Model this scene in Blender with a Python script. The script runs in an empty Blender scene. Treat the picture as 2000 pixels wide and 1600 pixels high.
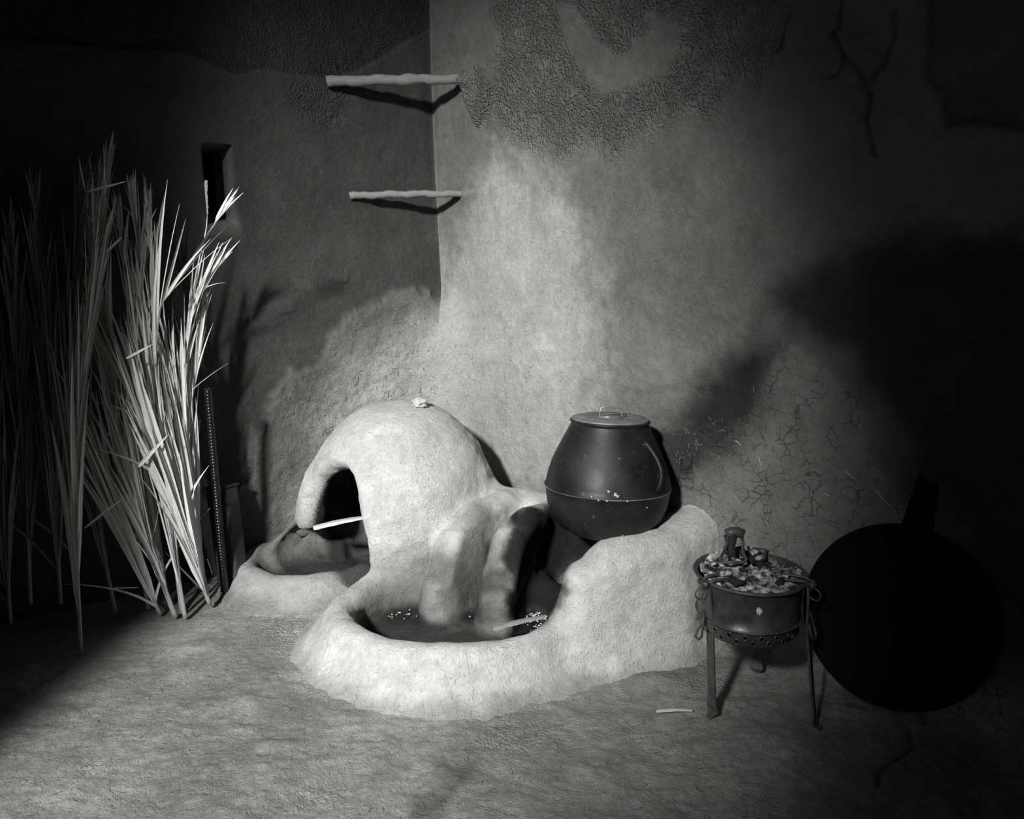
import bpy, math, random
import numpy as np
from mathutils import Vector, Matrix

# ------------------------------------------------------------------ camera
C = bpy.context.scene.collection
FPX, PITCH, CAMH = 1600.0, math.radians(12.0), 1.5
cam_d = bpy.data.cameras.new('camera')
cam_d.sensor_width = 36.0
cam_d.lens = 36.0 * FPX / 2000.0
cam_d.clip_start = 0.05
cam = bpy.data.objects.new('camera', cam_d)
cam.location = (0, 0, CAMH)
cam.rotation_euler = (math.radians(90) - PITCH, 0, 0)
C.objects.link(cam)
bpy.context.scene.camera = cam

# ------------------------------------------------------------------ exposure, world, light
vs = bpy.context.scene.view_settings
vs.view_transform = 'Standard'
vs.look = 'None'
vs.gamma = 1.0
vs.exposure = 0.0
vs.use_curve_mapping = False
world = bpy.data.worlds.new('world')
bpy.context.scene.world = world
world.use_nodes = True
world.node_tree.nodes['Background'].inputs['Color'].default_value = (1, 1, 1, 1)
world.node_tree.nodes['Background'].inputs['Strength'].default_value = 0.003

LIGHT_POS = Vector((-2.6, -3.3, 4.5))
LIGHT_AIM = Vector((-0.45, 3.05, 0.60))
ld = bpy.data.lights.new('doorway_daylight', 'SPOT')
ld.energy = 5000
ld.spot_size = math.radians(37)
ld.spot_blend = 1.0
ld.shadow_soft_size = 0.27
lo = bpy.data.objects.new('doorway_daylight', ld)
lo.location = LIGHT_POS
lo.rotation_euler = (LIGHT_AIM - LIGHT_POS).to_track_quat('-Z', 'Y').to_euler()
lo.scale = (0.66, 1.0, 1.0)
C.objects.link(lo)
# weak wide fill light, added beside the main light to lift the darks
ad = bpy.data.lights.new('soft_fill', 'AREA'); ad.shape = 'RECTANGLE'; ad.size = 1.0; ad.size_y = 1.8; ad.energy = 12
ao = bpy.data.objects.new('soft_fill', ad); ao.location = (-2.5, -3.1, 2.6)
ao.rotation_euler = (Vector((-0.2, 3.2, 0.8)) - Vector(ao.location)).to_track_quat('-Z', 'Y').to_euler()
C.objects.link(ao)

rnd = random.Random(7)

# ------------------------------------------------------------------ helpers
def at(px, py, y):
    """point in the room seen at image place (px, py) and distance y in front of the camera"""
    dx = (px - 1000) / FPX
    dz = -(py - 800) / FPX
    s, c = math.sin(PITCH), math.cos(PITCH)
    vy, vz = c + dz * s, -s + dz * c
    k = y / vy
    return Vector((dx * k, y, CAMH + vz * k))

def tag(o, label=None, cat=None, group=None, kind=None):
    if label: o['label'] = label
    if cat: o['category'] = cat
    if group: o['group'] = group
    if kind: o['kind'] = kind
    return o

def empty(name, loc=(0, 0, 0), rot=(0, 0, 0)):
    o = bpy.data.objects.new(name, None)
    o.empty_display_size = 0.1
    o.location = loc
    o.rotation_euler = rot
    C.objects.link(o)
    return o

def mesh_obj(name, verts, faces, m, parent=None, smooth=True, attrs=None):
    me = bpy.data.meshes.new(name)
    if isinstance(verts, np.ndarray): verts = verts.tolist()
    if isinstance(faces, np.ndarray): faces = faces.tolist()
    me.from_pydata([tuple(v) for v in verts], [], faces)
    me.update()
    if attrs:
        for k, a in attrs.items():
            at_ = me.attributes.new(k, 'FLOAT', 'POINT')
            at_.data.foreach_set('value', np.asarray(a, dtype=np.float32).ravel())
    if smooth:
        me.polygons.foreach_set('use_smooth', [True] * len(me.polygons))
    if m: me.materials.append(m)
    o = bpy.data.objects.new(name, me)
    C.objects.link(o)
    if parent: o.parent = parent
    return o

class MB:
    """collects shapes into one mesh"""
    def __init__(s): s.v = []; s.f = []
    def add(s, v, f):
        n = len(s.v)
        s.v += [Vector(p) for p in v]
        s.f += [[i + n for i in q] for q in f]
    def tube(s, pts, r, seg=8, cap=True, flat=None):
        pts = [Vector(p) for p in pts]
        n = len(pts)
        rs = r if isinstance(r, (list, tuple)) else [r] * n
        v = []; f = []
        up = None
        for i, p in enumerate(pts):
            t = (pts[min(i + 1, n - 1)] - pts[max(i - 1, 0)]).normalized()
            if up is None:
                up = Vector((0, 0, 1)) if abs(t.z) < 0.8 else Vector((0, 1, 0))
            a = t.cross(up).normalized()
            b = a.cross(t).normalized()
            up = b
            for k in range(seg):
                q = 2 * math.pi * k / seg
                v.append(p + a * math.cos(q) * rs[i] + b * math.sin(q) * rs[i] * (flat or 1))
        for i in range(n - 1):
            for k in range(seg):
                k2 = (k + 1) % seg
                f.append([i * seg + k, i * seg + k2, (i + 1) * seg + k2, (i + 1) * seg + k])
        if cap:
            f.append(list(range(seg))[::-1])
            f.append([(n - 1) * seg + k for k in range(seg)])
        s.add(v, f)
    def ring(s, c, R, r, ax=(0, 0, 1), seg=32, sub=8, a0=0, a1=2 * math.pi):
        ax = Vector(ax).normalized()
        u = ax.orthogonal().normalized(); w = ax.cross(u)
        n = seg if abs(a1 - a0 - 2 * math.pi) < 1e-6 else seg + 1
        closed = n == seg
        v = []; f = []
        for i in range(n):
            a = a0 + (a1 - a0) * i / seg
            d = u * math.cos(a) + w * math.sin(a)
            for k in range(sub):
                b = 2 * math.pi * k / sub
                v.append(Vector(c) + d * (R + r * math.cos(b)) + ax * r * math.sin(b))
        for i in range(seg):
            j = (i + 1) % n
            for k in range(sub):
                k2 = (k + 1) % sub
                f.append([i * sub + k, j * sub + k, j * sub + k2, i * sub + k2])
        s.add(v, f)
    def lathe(s, prof, seg=64, c=(0, 0, 0), wob=None):
        v = []; f = []
        for (r, z) in prof:
            for k in range(seg):
                a = 2 * math.pi * k / seg
                rr = r if wob is None else r * (1 + wob(a, z))
                v.append(Vector(c) + Vector((rr * math.cos(a), rr * math.sin(a), z)))
        for i in range(len(prof) - 1):
            for k in range(seg):
                k2 = (k + 1) % seg
                f.append([i * seg + k, i * seg + k2, (i + 1) * seg + k2, (i + 1) * seg + k])
        s.add(v, f)
    def box(s, c, size, rot=None):
        v = []
        for x in (-.5, .5):
            for y in (-.5, .5):
                for z in (-.5, .5):
                    p = Vector((x * size[0], y * size[1], z * size[2]))
                    if rot is not None: p = rot @ p
                    v.append(Vector(c) + p)
        s.add(v, [[0, 1, 3, 2], [4, 6, 7, 5], [0, 4, 5, 1], [2, 3, 7, 6], [0, 2, 6, 4], [1, 5, 7, 3]])
    def build(s, name, m, parent=None, smooth=True, bevel=0):
        o = mesh_obj(name, s.v, s.f, m, parent, smooth)
        if bevel:
            b = o.modifiers.new('bevel', 'BEVEL'); b.width = bevel; b.segments = 3
            b.limit_method = 'ANGLE'
        return o

# vectorised value noise -----------------------------------------------------
def _hash(i, j, k, seed):
    h = (i.astype(np.uint32) * np.uint32(374761393) + j.astype(np.uint32) * np.uint32(668265263)
         + k.astype(np.uint32) * np.uint32(2147483647 // 3) + np.uint32(seed * 974711 + 13))
    h = (h ^ (h >> np.uint32(13))) * np.uint32(1274126177)
    h = h ^ (h >> np.uint32(16))
    return (h & np.uint32(0xffff)).astype(np.float32) / 32767.5 - 1.0

def vnoise(x, y, z, seed=0):
    x = np.asarray(x, np.float32); y = np.asarray(y, np.float32); z = np.asarray(z, np.float32)
    xi, yi, zi = np.floor(x), np.floor(y), np.floor(z)
    fx, fy, fz = x - xi, y - yi, z - zi
    xi = xi.astype(np.int64) + 5000; yi = yi.astype(np.int64) + 5000; zi = zi.astype(np.int64) + 5000
    fx = fx * fx * fx * (fx * (fx * 6 - 15) + 10); fy = fy * fy * fy * (fy * (fy * 6 - 15) + 10)
    fz = fz * fz * fz * (fz * (fz * 6 - 15) + 10)
    out = 0
    for a in (0, 1):
        for b in (0, 1):
            for c in (0, 1):
                w = (fx if a else 1 - fx) * (fy if b else 1 - fy) * (fz if c else 1 - fz)
                out = out + w * _hash(xi + a, yi + b, zi + c, seed)
    return out

def fbm(x, y, z, scale, octs=4, seed=0, gain=0.5):
    out = 0; amp = 1.0; tot = 0
    x = np.asarray(x) * scale; y = np.asarray(y) * scale; z = np.asarray(z) * scale
    for o in range(octs):
        out = out + amp * vnoise(x, y, z, seed + o * 17)
        tot += amp; amp *= gain
        x = x * 2.03 + 11.1; y = y * 2.03 + 3.7; z = z * 2.03 + 7.9
    return out / tot

def sstep(a, b, x):
    t = np.clip((x - a) / (b - a), 0, 1)
    return t * t * (3 - 2 * t)

def poly_sd(px, py, poly):
    """signed distance to polygon, negative inside"""
    d = np.full(px.shape, 1e9, np.float64)
    inside = np.zeros(px.shape, bool)
    n = len(poly)
    for i in range(n):
        ax, ay = poly[i]; bx, by = poly[(i + 1) % n]
        ex, ey = bx - ax, by - ay
        wx, wy = px - ax, py - ay
        t = np.clip((wx * ex + wy * ey) / (ex * ex + ey * ey + 1e-12), 0, 1)
        d = np.minimum(d, np.hypot(wx - t * ex, wy - t * ey))
        cond = ((ay > py) != (by > py)) & (px < (bx - ax) * (py - ay) / (by - ay + 1e-12) + ax)
        inside ^= cond
    return np.where(inside, -d, d)

def line_d(px, py, pts):
    d = np.full(px.shape, 1e9)
    for i in range(len(pts) - 1):
        ax, ay = pts[i]; bx, by = pts[i + 1]
        ex, ey = bx - ax, by - ay
        t = np.clip(((px - ax) * ex + (py - ay) * ey) / (ex * ex + ey * ey + 1e-12), 0, 1)
        d = np.minimum(d, np.hypot(px - ax - t * ex, py - ay - t * ey))
    return d

# ------------------------------------------------------------------ materials
def nodes_of(name):
    m = bpy.data.materials.new(name)
    m.use_nodes = True
    nt = m.node_tree
    b = nt.nodes['Principled BSDF']
    return m, nt, b

def N(nt, kind, **kw):
    n = nt.nodes.new(kind)
    for k, v in kw.items():
        if k in n.inputs.keys(): n.inputs[k].default_value = v
        else: setattr(n, k, v)
    return n

def grey(v): return (v, v * 0.995, v * 0.975, 1)

def math_n(nt, op, a, b=None, clamp=False):
    n = nt.nodes.new('ShaderNodeMath'); n.operation = op; n.use_clamp = clamp
    for i, s in enumerate((a, b)):
        if s is None: continue
        if isinstance(s, (int, float)): n.inputs[i].default_value = s
        else: nt.links.new(s, n.inputs[i])
    return n.outputs[0]

def clay(name, base, bump=0.5, var=0.35, attr_tone=True, cracks=True, fine=90.0, rough=0.95,
         straw=1.0, pits=True):
    m, nt, b = nodes_of(name)
    L = nt.links
    tc = N(nt, 'ShaderNodeTexCoord')
    obj = tc.outputs['Object']
    # warp
    nw = N(nt, 'ShaderNodeTexNoise', Scale=7.0, Detail=3.0)
    L.new(obj, nw.inputs['Vector'])
    mixw = N(nt, 'ShaderNodeMixRGB', blend_type='LINEAR_LIGHT'); mixw.inputs[0].default_value = 0.06
    L.new(obj, mixw.inputs[1]); L.new(nw.outputs['Color'], mixw.inputs[2])
    # broad, medium and fine tone
    n1 = N(nt, 'ShaderNodeTexNoise', Scale=5.0, Detail=8.0, Roughness=0.65); L.new(obj, n1.inputs['Vector'])
    n2 = N(nt, 'ShaderNodeTexNoise', Scale=38.0, Detail=6.0, Roughness=0.7); L.new(obj, n2.inputs['Vector'])
    n3 = N(nt, 'ShaderNodeTexNoise', Scale=fine, Detail=5.0, Roughness=0.75); L.new(mixw.outputs[0], n3.inputs['Vector'])
    t = math_n(nt, 'MULTIPLY', math_n(nt, 'SUBTRACT', n1.outputs['Fac'], 0.5), var * 2.2)
    t2 = math_n(nt, 'MULTIPLY', math_n(nt, 'SUBTRACT', n2.outputs['Fac'], 0.5), var * 1.6)
    tone = math_n(nt, 'ADD', math_n(nt, 'ADD', t, t2), 1.0)
    # chopped straw pressed in the clay: stretched noises in three directions
    hs = []
    for k, (sc, rot) in enumerate((((16, 150, 150), (0, .5, .4)), ((150, 150, 18), (.5, .3, 0)), ((150, 20, 120), (.2, .8, 1.1)))):
        mp = N(nt, 'ShaderNodeMapping'); mp.inputs['Scale'].default_value = sc; mp.inputs['Rotation'].default_value = rot
        L.new(mixw.outputs[0], mp.inputs['Vector'])
        ns = N(nt, 'ShaderNodeTexNoise', Scale=1.0, Detail=1.0); L.new(mp.outputs[0], ns.inputs['Vector'])
        cr = math_n(nt, 'MULTIPLY', math_n(nt, 'SUBTRACT', ns.outputs['Fac'], 0.66, True), 6.0, True)
        hs.append(cr)
    st = math_n(nt, 'MAXIMUM', math_n(nt, 'MAXIMUM', hs[0], hs[1]), hs[2])
    st = math_n(nt, 'MULTIPLY', st, straw)
    height = math_n(nt, 'ADD', math_n(nt, 'MULTIPLY', n2.outputs['Fac'], 0.55), math_n(nt, 'MULTIPLY', n3.outputs['Fac'], 0.5))
    height = math_n(nt, 'SUBTRACT', height, math_n(nt, 'MULTIPLY', st, 0.28))
    tone = math_n(nt, 'SUBTRACT', tone, math_n(nt, 'MULTIPLY', st, 0.28))
    if pits:
        at2 = N(nt, 'ShaderNodeAttribute', attribute_name='rough')
        vo = N(nt, 'ShaderNodeTexVoronoi', Scale=105.0); L.new(mixw.outputs[0], vo.inputs['Vector'])
        vp = math_n(nt, 'MULTIPLY', math_n(nt, 'MULTIPLY', vo.outputs['Distance'], 1.4), at2.outputs['Fac'])
        height = math_n(nt, 'SUBTRACT', height, vp)
    if cracks:
        ac = N(nt, 'ShaderNodeAttribute', attribute_name='crack')
        v1 = N(nt, 'ShaderNodeTexVoronoi', Scale=24.0, feature='DISTANCE_TO_EDGE'); L.new(mixw.outputs[0], v1.inputs['Vector'])
        n5 = N(nt, 'ShaderNodeTexNoise', Scale=13.0, Detail=3.0); L.new(obj, n5.inputs['Vector'])
        width = math_n(nt, 'MULTIPLY', math_n(nt, 'SUBTRACT', n5.outputs['Fac'], 0.44, True), 0.26)
        ck = math_n(nt, 'LESS_THAN', v1.outputs['Distance'], width)
        ck = math_n(nt, 'MULTIPLY', ck, ac.outputs['Fac'])
        tone = math_n(nt, 'MULTIPLY', tone, math_n(nt, 'SUBTRACT', 1.0, math_n(nt, 'MULTIPLY', ck, 0.6)))
        height = math_n(nt, 'SUBTRACT', height, math_n(nt, 'MULTIPLY', ck, 0.6))
    if attr_tone:
        aa = N(nt, 'ShaderNodeAttribute', attribute_name='tone')
        tone = math_n(nt, 'MULTIPLY', tone, aa.outputs['Fac'])
    col = N(nt, 'ShaderNodeCombineColor')
    tb = math_n(nt, 'MULTIPLY', tone, base, True)
    L.new(tb, col.inputs[0]); L.new(math_n(nt, 'MULTIPLY', tb, 0.995), col.inputs[1]); L.new(math_n(nt, 'MULTIPLY', tb, 0.975), col.inputs[2])
    L.new(col.outputs[0], b.inputs['Base Color'])
    b.inputs['Roughness'].default_value = rough
    b.inputs['Specular IOR Level'].default_value = 0.12
    bp = N(nt, 'ShaderNodeBump'); bp.inputs['Strength'].default_value = bump; bp.inputs['Distance'].default_value = 0.017
    L.new(height, bp.inputs['Height']); L.new(bp.outputs[0], b.inputs['Normal'])
    return m

def plain(name, v, rough=0.8, metal=0.0, spec=0.3, bump=0.0, bscale=60, var=0.3, vscale=20, spots=None, stretch=None):
    m, nt, b = nodes_of(name)
    L = nt.links
    tc = N(nt, 'ShaderNodeTexCoord')
    vec = tc.outputs['Object']
    if stretch:
        mp = N(nt, 'ShaderNodeMapping'); mp.inputs['Scale'].default_value = stretch
        L.new(vec, mp.inputs['Vector']); vec = mp.outputs[0]
    n1 = N(nt, 'ShaderNodeTexNoise', Scale=vscale, Detail=8.0, Roughness=0.65); L.new(vec, n1.inputs['Vector'])
    f = math_n(nt, 'ADD', math_n(nt, 'MULTIPLY', math_n(nt, 'SUBTRACT', n1.outputs['Fac'], 0.5), var * 4), 1.0)
    f = math_n(nt, 'MULTIPLY', f, v, True)
    if spots:
        n4 = N(nt, 'ShaderNodeTexNoise', Scale=spots[0], Detail=6.0, Roughness=0.7); L.new(tc.outputs['Object'], n4.inputs['Vector'])
        s = math_n(nt, 'MULTIPLY', math_n(nt, 'SUBTRACT', n4.outputs['Fac'], spots[1], True), spots[2], True)
        f = math_n(nt, 'ADD', f, s, True)
    col = N(nt, 'ShaderNodeCombineColor')
    L.new(f, col.inputs[0]); L.new(math_n(nt, 'MULTIPLY', f, 0.995), col.inputs[1]); L.new(math_n(nt, 'MULTIPLY', f, 0.975), col.inputs[2])
    L.new(col.outputs[0], b.inputs['Base Color'])
    b.inputs['Metallic'].default_value = metal
    b.inputs['Specular IOR Level'].default_value = spec
    rr = math_n(nt, 'ADD', math_n(nt, 'MULTIPLY', math_n(nt, 'SUBTRACT', n1.outputs['Fac'], 0.5), 0.5), rough, True)
    L.new(rr, b.inputs['Roughness'])
    if bump:
        n2 = N(nt, 'ShaderNodeTexNoise', Scale=bscale, Detail=6.0); L.new(vec, n2.inputs['Vector'])
        bp = N(nt, 'ShaderNodeBump'); bp.inputs['Strength'].default_value = bump; bp.inputs['Distance'].default_value = 0.004
        L.new(n2.outputs['Fac'], bp.inputs['Height']); L.new(bp.outputs[0], b.inputs['Normal'])
    return m

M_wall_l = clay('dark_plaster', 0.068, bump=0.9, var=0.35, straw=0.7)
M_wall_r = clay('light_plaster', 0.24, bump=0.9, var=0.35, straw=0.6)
M_hearth = clay('hearth_clay', 0.56, bump=0.9, var=0.24, fine=110, straw=0.8, pits=False)
M_floor = clay('earth_floor', 0.28, bump=1.0, var=0.40, straw=0.9)
M_back = clay('back_plaster', 0.16, bump=0.4, attr_tone=False, cracks=False, pits=False)
M_straw = plain('straw', 0.42, 0.6, var=0.25, vscale=8)
M_leaf = plain('palm_leaf', 0.72, 0.5, spec=0.35, var=0.22, vscale=3, stretch=(60, 60, 2), bump=0.4, bscale=3)
M_leaf_shaded = plain('shaded_palm_leaf', 0.22, 0.6, spec=0.2, var=0.3, vscale=3, stretch=(60, 60, 2), bump=0.4, bscale=3)  # darker copy of the palm leaf, shade painted into its colour
M_rib = plain('palm_rib', 0.36, 0.5, spec=0.35, var=0.2, vscale=3, stretch=(60, 60, 3))
M_wood = plain('bare_wood', 0.22, 0.7, var=0.25, vscale=4, stretch=(3, 60, 60), bump=0.7, bscale=4)
M_kindling = plain('split_wood', 0.60, 0.6, var=0.15, vscale=4, stretch=(3, 60, 60), bump=0.5, bscale=4)
M_pot = plain('sooty_enamel', 0.011, 0.50, spec=0.32, bump=0.35, bscale=18, var=0.9, vscale=6, spots=(26, 0.63, 1.2))
M_lid = plain('worn_lid', 0.16, 0.55, metal=0.2, spec=0.5, bump=0.4, bscale=20, var=0.6, vscale=14)
M_wire = plain('bright_wire', 0.45, 0.3, metal=0.8, spec=0.5, var=0.2)
M_iron = plain('dark_iron', 0.085, 0.5, metal=0.25, spec=0.4, bump=0.5, bscale=70, var=0.5, vscale=25)
M_drum = plain('brazier_sheet', 0.075, 0.38, metal=0.35, spec=0.5, bump=0.3, bscale=30, var=0.7, vscale=12, spots=(14, 0.62, 0.5))
M_pan = plain('black_iron', 0.004, 0.75, metal=0.0, spec=0.1, bump=0.3, bscale=70, var=0.3)
M_tin = plain('dull_tin', 0.06, 0.5, metal=0.3, spec=0.4, var=0.4, vscale=10)
M_gloss = plain('black_gloss', 0.02, 0.22, metal=0.5, spec=0.9, var=0.05, vscale=10)
M_char = plain('charcoal', 0.02, 0.8, bump=0.8, bscale=80, var=0.5)
M_ash = plain('ash', 0.42, 0.9, bump=0.8, bscale=90, var=0.6, vscale=25)
M_white = plain('glint_white', 0.6, 0.5, var=0.1)
M_stone = plain('pale_stone', 0.42, 0.8, bump=0.8, bscale=40, var=0.25)
m, nt, b = nodes_of('outdoor_daylight')
b.inputs['Base Color'].default_value = (0, 0, 0, 1)
b.inputs['Emission Color'].default_value = (1, 1, 0.98, 1); b.inputs['Emission Strength'].default_value = 0.34
M_sky = m

# ------------------------------------------------------------------ room plan
COR = np.array([-0.385, 4.15])                       # corner of the two walls
AL, AR = math.radians(35.0), math.radians(46.0)
DL = np.array([-math.cos(AL), -math.sin(AL)])       # along left wall, away from corner
DR = np.array([math.cos(AR), -math.sin(AR)])        # along right wall
NL = np.array([math.sin(AL), -math.cos(AL)])        # into the room
NR = np.array([-math.sin(AR), -math.cos(AR)])

def corner_lean(z):                                  # the corner is not plumb
    return 0.055 * (1 - sstep(0.2, 2.4, z)) * np.array(1.0)

def on_wall(side, px, py):
    """(u, z) on a wall for an image place"""
    a = at(px, py, 1.0); v = np.array(a) - np.array([0, 0, CAMH])
    n = NL if side == 'L' else NR
    d = DL if side == 'L' else DR
    k = (COR @ n) / (v[:2] @ n)
    p = v[:2] * k
    return float((p - COR) @ d), float(CAMH + v[2] * k)

def wpoly(side, pts): return [on_wall(side, *p) for p in pts]

def wall_height(side, u, z):
    """displacement into the room, tone, crack, rough for wall coordinates"""
    s = -1.0 if side == 'L' else 1.0
    X = s * u
    h = 0.014 * fbm(X, z, 0, 2.2, 3, 3) + 0.0050 * fbm(X, z, 0.5, 14, 3, 9)
    tone = 1 + 0.15 * fbm(X, z, 0, 3.0, 4, 21)
    crack = np.zeros_like(u); rough = np.zeros_like(u)
    wob = 0.035 * fbm(X, z, 2, 9, 4, 31)
    if side == 'L':
        patch = wpoly('L', [(430, 1300), (440, 1010), (490, 880), (530, 770), (570, 725), (620, 700), (655, 655),
                            (690, 605), (740, 572), (800, 565), (870, 575), (930, 590), (1300, 600), (1300, 1400)])
        d = poly_sd(u, z, patch) + wob * 1.5 + 0.02 * fbm(X, z, 8, 26, 3, 35)
        mk = 1 - sstep(-0.03, 0.02, d)
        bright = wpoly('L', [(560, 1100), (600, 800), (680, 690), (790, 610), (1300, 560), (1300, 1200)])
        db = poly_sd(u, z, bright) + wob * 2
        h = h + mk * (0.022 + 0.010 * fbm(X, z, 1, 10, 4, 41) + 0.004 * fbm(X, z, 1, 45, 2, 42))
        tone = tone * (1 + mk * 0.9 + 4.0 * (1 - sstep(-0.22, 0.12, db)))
        rough = rough + mk * 0.10
        up = wpoly('L', [(-600, 20), (240, 95), (360, 103), (430, 130), (460, 146), (510, 138), (640, 152), (700, 140), (850, 50),
                         (850, -600), (-600, -600)])
        d = poly_sd(u, z, up) + wob * 0.25
        mu = 1 - sstep(-0.012, 0.004, d)
        h = h - mu * (0.008 + 0.004 * fbm(X, z, 3, 40, 3, 51))
        tone = tone * (1 - 0.28 * mu); rough = rough + 0.5 * mu
        # blistered plaster by the upper stick
        bl = line_d(u, z, wpoly('L', [(595, 190), (640, 215), (655, 160)]))
        rough = rough + 0.7 * (1 - sstep(0.04, 0.12, bl))
        for (cx, cy, rx, ry) in ((660, 540, 26, 18), (548, 598, 34, 16)):      # shallow flaked scars
            c = on_wall('L', cx, cy)
            q = np.hypot((u - c[0]) / (rx / 430), (z - c[1]) / (ry / 430)) + wob * 6
            h = h + 0.010 * (1 - sstep(0.8, 1.0, q)) * sstep(-1, 1, -(z - c[1]) / 0.04)
        crack = crack + 0.0
        # slit niche through the wall
        x0, z1 = on_wall('L', 395, 280); x1, z0 = on_wall('L', 462, 438)
        uc, uw = (x0 + x1) / 2, abs(x0 - x1) / 2
        zc, zw = (z0 + z1) / 2, (z1 - z0) / 2
        q = np.maximum(np.abs(u - uc) / uw, np.abs(z - zc) / zw)
        # right jamb and sill are rounded, left jamb and head sharp
        ur = (x1 - u) / (2 * uw) * -1 + 0.0                       # 0 at right edge .. 1 at left edge
        fr = (u - x1) / (x0 - x1)
        zz = (z - z0) / (z1 - z0)
        prof = np.clip(fr / 0.14, 0, 1) ** 0.8
        sill = np.clip(zz / 0.16, 0, 1) ** 0.8
        head = np.clip((1.0 - zz) / 0.03, 0, 1)
        left = np.clip((1.0 - fr) / 0.06, 0, 1)
        inside = (fr > 0) & (fr < 1) & (zz > 0) & (zz < 1)
        h = np.where(inside, h - 0.20 * np.minimum(np.minimum(prof, sill), np.minimum(head, left)), h)
        tone = tone * (1 + 1.5 * (1 - sstep(0.9, 1.5, q)) * (1 - sstep(-0.1, 0.25, zz)) + 1.3 * inside)  # sill and recess painted paler, in place of light falling in
    else:
        pts = wpoly('R', [(1000, -400), (960, 90), (930, 240), (1010, 290), (1090, 330), (1150, 290), (1230, 300), (1380, 240), (1500, 180), (1560, 90), (1600, -400)])
        d = poly_sd(u, z, pts) + wob * 2.5
        mr = 1 - sstep(-0.10, 0.05, d)
        smooth_st = wpoly('R', [(1085, 10), (1105, 10), (1210, 120), (1280, 60), (1260, 20), (1330, 60), (1300, 140), (1180, 190), (1120, 110)])
        ms = 1 - sstep(-0.02, 0.03, poly_sd(u, z, smooth_st) + wob)
        rough = rough + 1.0 * mr * (1 - ms)
        h = h + 0.006 * mr * (1 - ms) * fbm(X, z, 3, 50, 3, 61)
        beam_streak = wpoly('R', [(900, 420), (960, 270), (1040, 300), (1110, 350), (1160, 440), (1190, 560), (1190, 720), (1150, 840), (1100, 960), (800, 1000), (820, 560)])
        ml = 1 - sstep(-0.20, 0.12, poly_sd(u, z, beam_streak) + wob * 3.0 + 0.06 * fbm(X, z, 9, 30, 3, 65))
        tone = tone * (0.74 + 0.85 * ml)  # paler rough plaster, with the bright streak of the beam painted in too
        # renewed plaster panel in the middle, with a ragged upper lip
        pan = wpoly('R', [(1170, 560), (1230, 500), (1270, 468), (1330, 470), (1400, 455), (1520, 470), (1560, 560), (1540, 640), (1420, 760), (1200, 760)])
        dp = poly_sd(u, z, pan) + wob * 0.8
        mp_ = 1 - sstep(-0.03, 0.02, dp)
        h = h + mp_ * (0.010 + 0.004 * fbm(X, z, 5, 18, 3, 71))
        lower = wpoly('R', [(1270, 830), (1330, 820), (1395, 835), (1450, 815), (1530, 660), (1600, 690), (1680, 790), (1720, 880), (1770, 1010), (2100, 1300), (2100, 1700), (1000, 1700), (1100, 900)])
        dl = poly_sd(u, z, lower) + wob * 0.8
        mlw = 1 - sstep(-0.02, 0.02, dl)
        h = h + 0.014 * mlw
        crack = crack + mlw * 0.8
        tone = tone * (1 + 0.35 * mlw)
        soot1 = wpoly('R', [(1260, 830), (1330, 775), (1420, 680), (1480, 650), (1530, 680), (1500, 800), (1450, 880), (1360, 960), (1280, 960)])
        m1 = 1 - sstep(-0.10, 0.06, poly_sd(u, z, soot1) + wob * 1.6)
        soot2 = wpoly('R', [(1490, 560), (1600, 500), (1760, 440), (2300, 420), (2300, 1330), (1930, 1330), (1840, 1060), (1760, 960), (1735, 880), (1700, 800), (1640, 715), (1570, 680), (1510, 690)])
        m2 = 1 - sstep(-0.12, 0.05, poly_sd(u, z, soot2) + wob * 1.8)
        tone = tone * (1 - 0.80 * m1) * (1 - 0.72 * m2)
        h = h + 0.006 * m2 * fbm(X, z, 6, 16, 4, 81)
        newc = wpoly('R', [(1830, -300), (1815, 60), (1805, 150), (1830, 180), (1850, 245), (1900, 235), (2000, 250), (2400, 240), (2400, -300)])
        d = poly_sd(u, z, newc) + wob * 0.3
        mn = 1 - sstep(-0.008, 0.006, d)
        h = h - 0.012 * mn; tone = tone * (1 - 0.3 * mn)
        # long cracks
        for ln, wd in (([(1650, 0), (1640, 60), (1625, 66), (1645, 100), (1660, 130), (1690, 160), (1700, 185)], .005),
                       ([(1645, 110), (1640, 130), (1622, 150)], .004), ([(1760, 15), (1745, 75), (1732, 95), (1728, 130), (1710, 150)], .005),
                       ([(1548, 30), (1530, 60), (1522, 90), (1510, 105)], .004), ([(1700, 180), (1690, 230), (1705, 300)], .003)):
            dd = line_d(u + .02 * fbm(X, z, 4, 16, 3, 77), z + .02 * fbm(X, z, 6, 16, 3, 78), wpoly('R', ln)) + np.abs(wob) * 0.05
            k = 1 - sstep(.002, max(wd, .005) * 2.0, dd)
            h = h - 0.007 * k; tone = tone * (1 - 0.5 * k)
        # thick flake of mortar holding the end of the upper stick
        flake = wpoly('R', [(912, 165), (925, 140), (940, 120), (955, 140), (962, 170), (958, 205), (948, 230), (932, 245), (925, 225), (912, 200)])
        d = poly_sd(u, z, flake) + wob * 0.12
        k = 1 - sstep(-0.006, 0.003, d)
        h = h + k * (0.030 + 0.005 * fbm(X * 2, z, 7, 30, 3, 91)); rough = rough + 0.6 * k
        h = h + 0.045 * np.exp(-(((u - on_wall('R', 918, 157)[0]) / 0.035) ** 2 + ((z - on_wall('R', 918, 157)[1]) / 0.035) ** 2))
        h = h + 0.02 * np.exp(-(((u - on_wall('R', 905, 380)[0]) / 0.03) ** 2 + ((z - on_wall('R', 905, 380)[1]) / 0.03) ** 2))
        crack = crack + 0.0
    return h, tone, crack, np.clip(rough, 0, 1)

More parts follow.
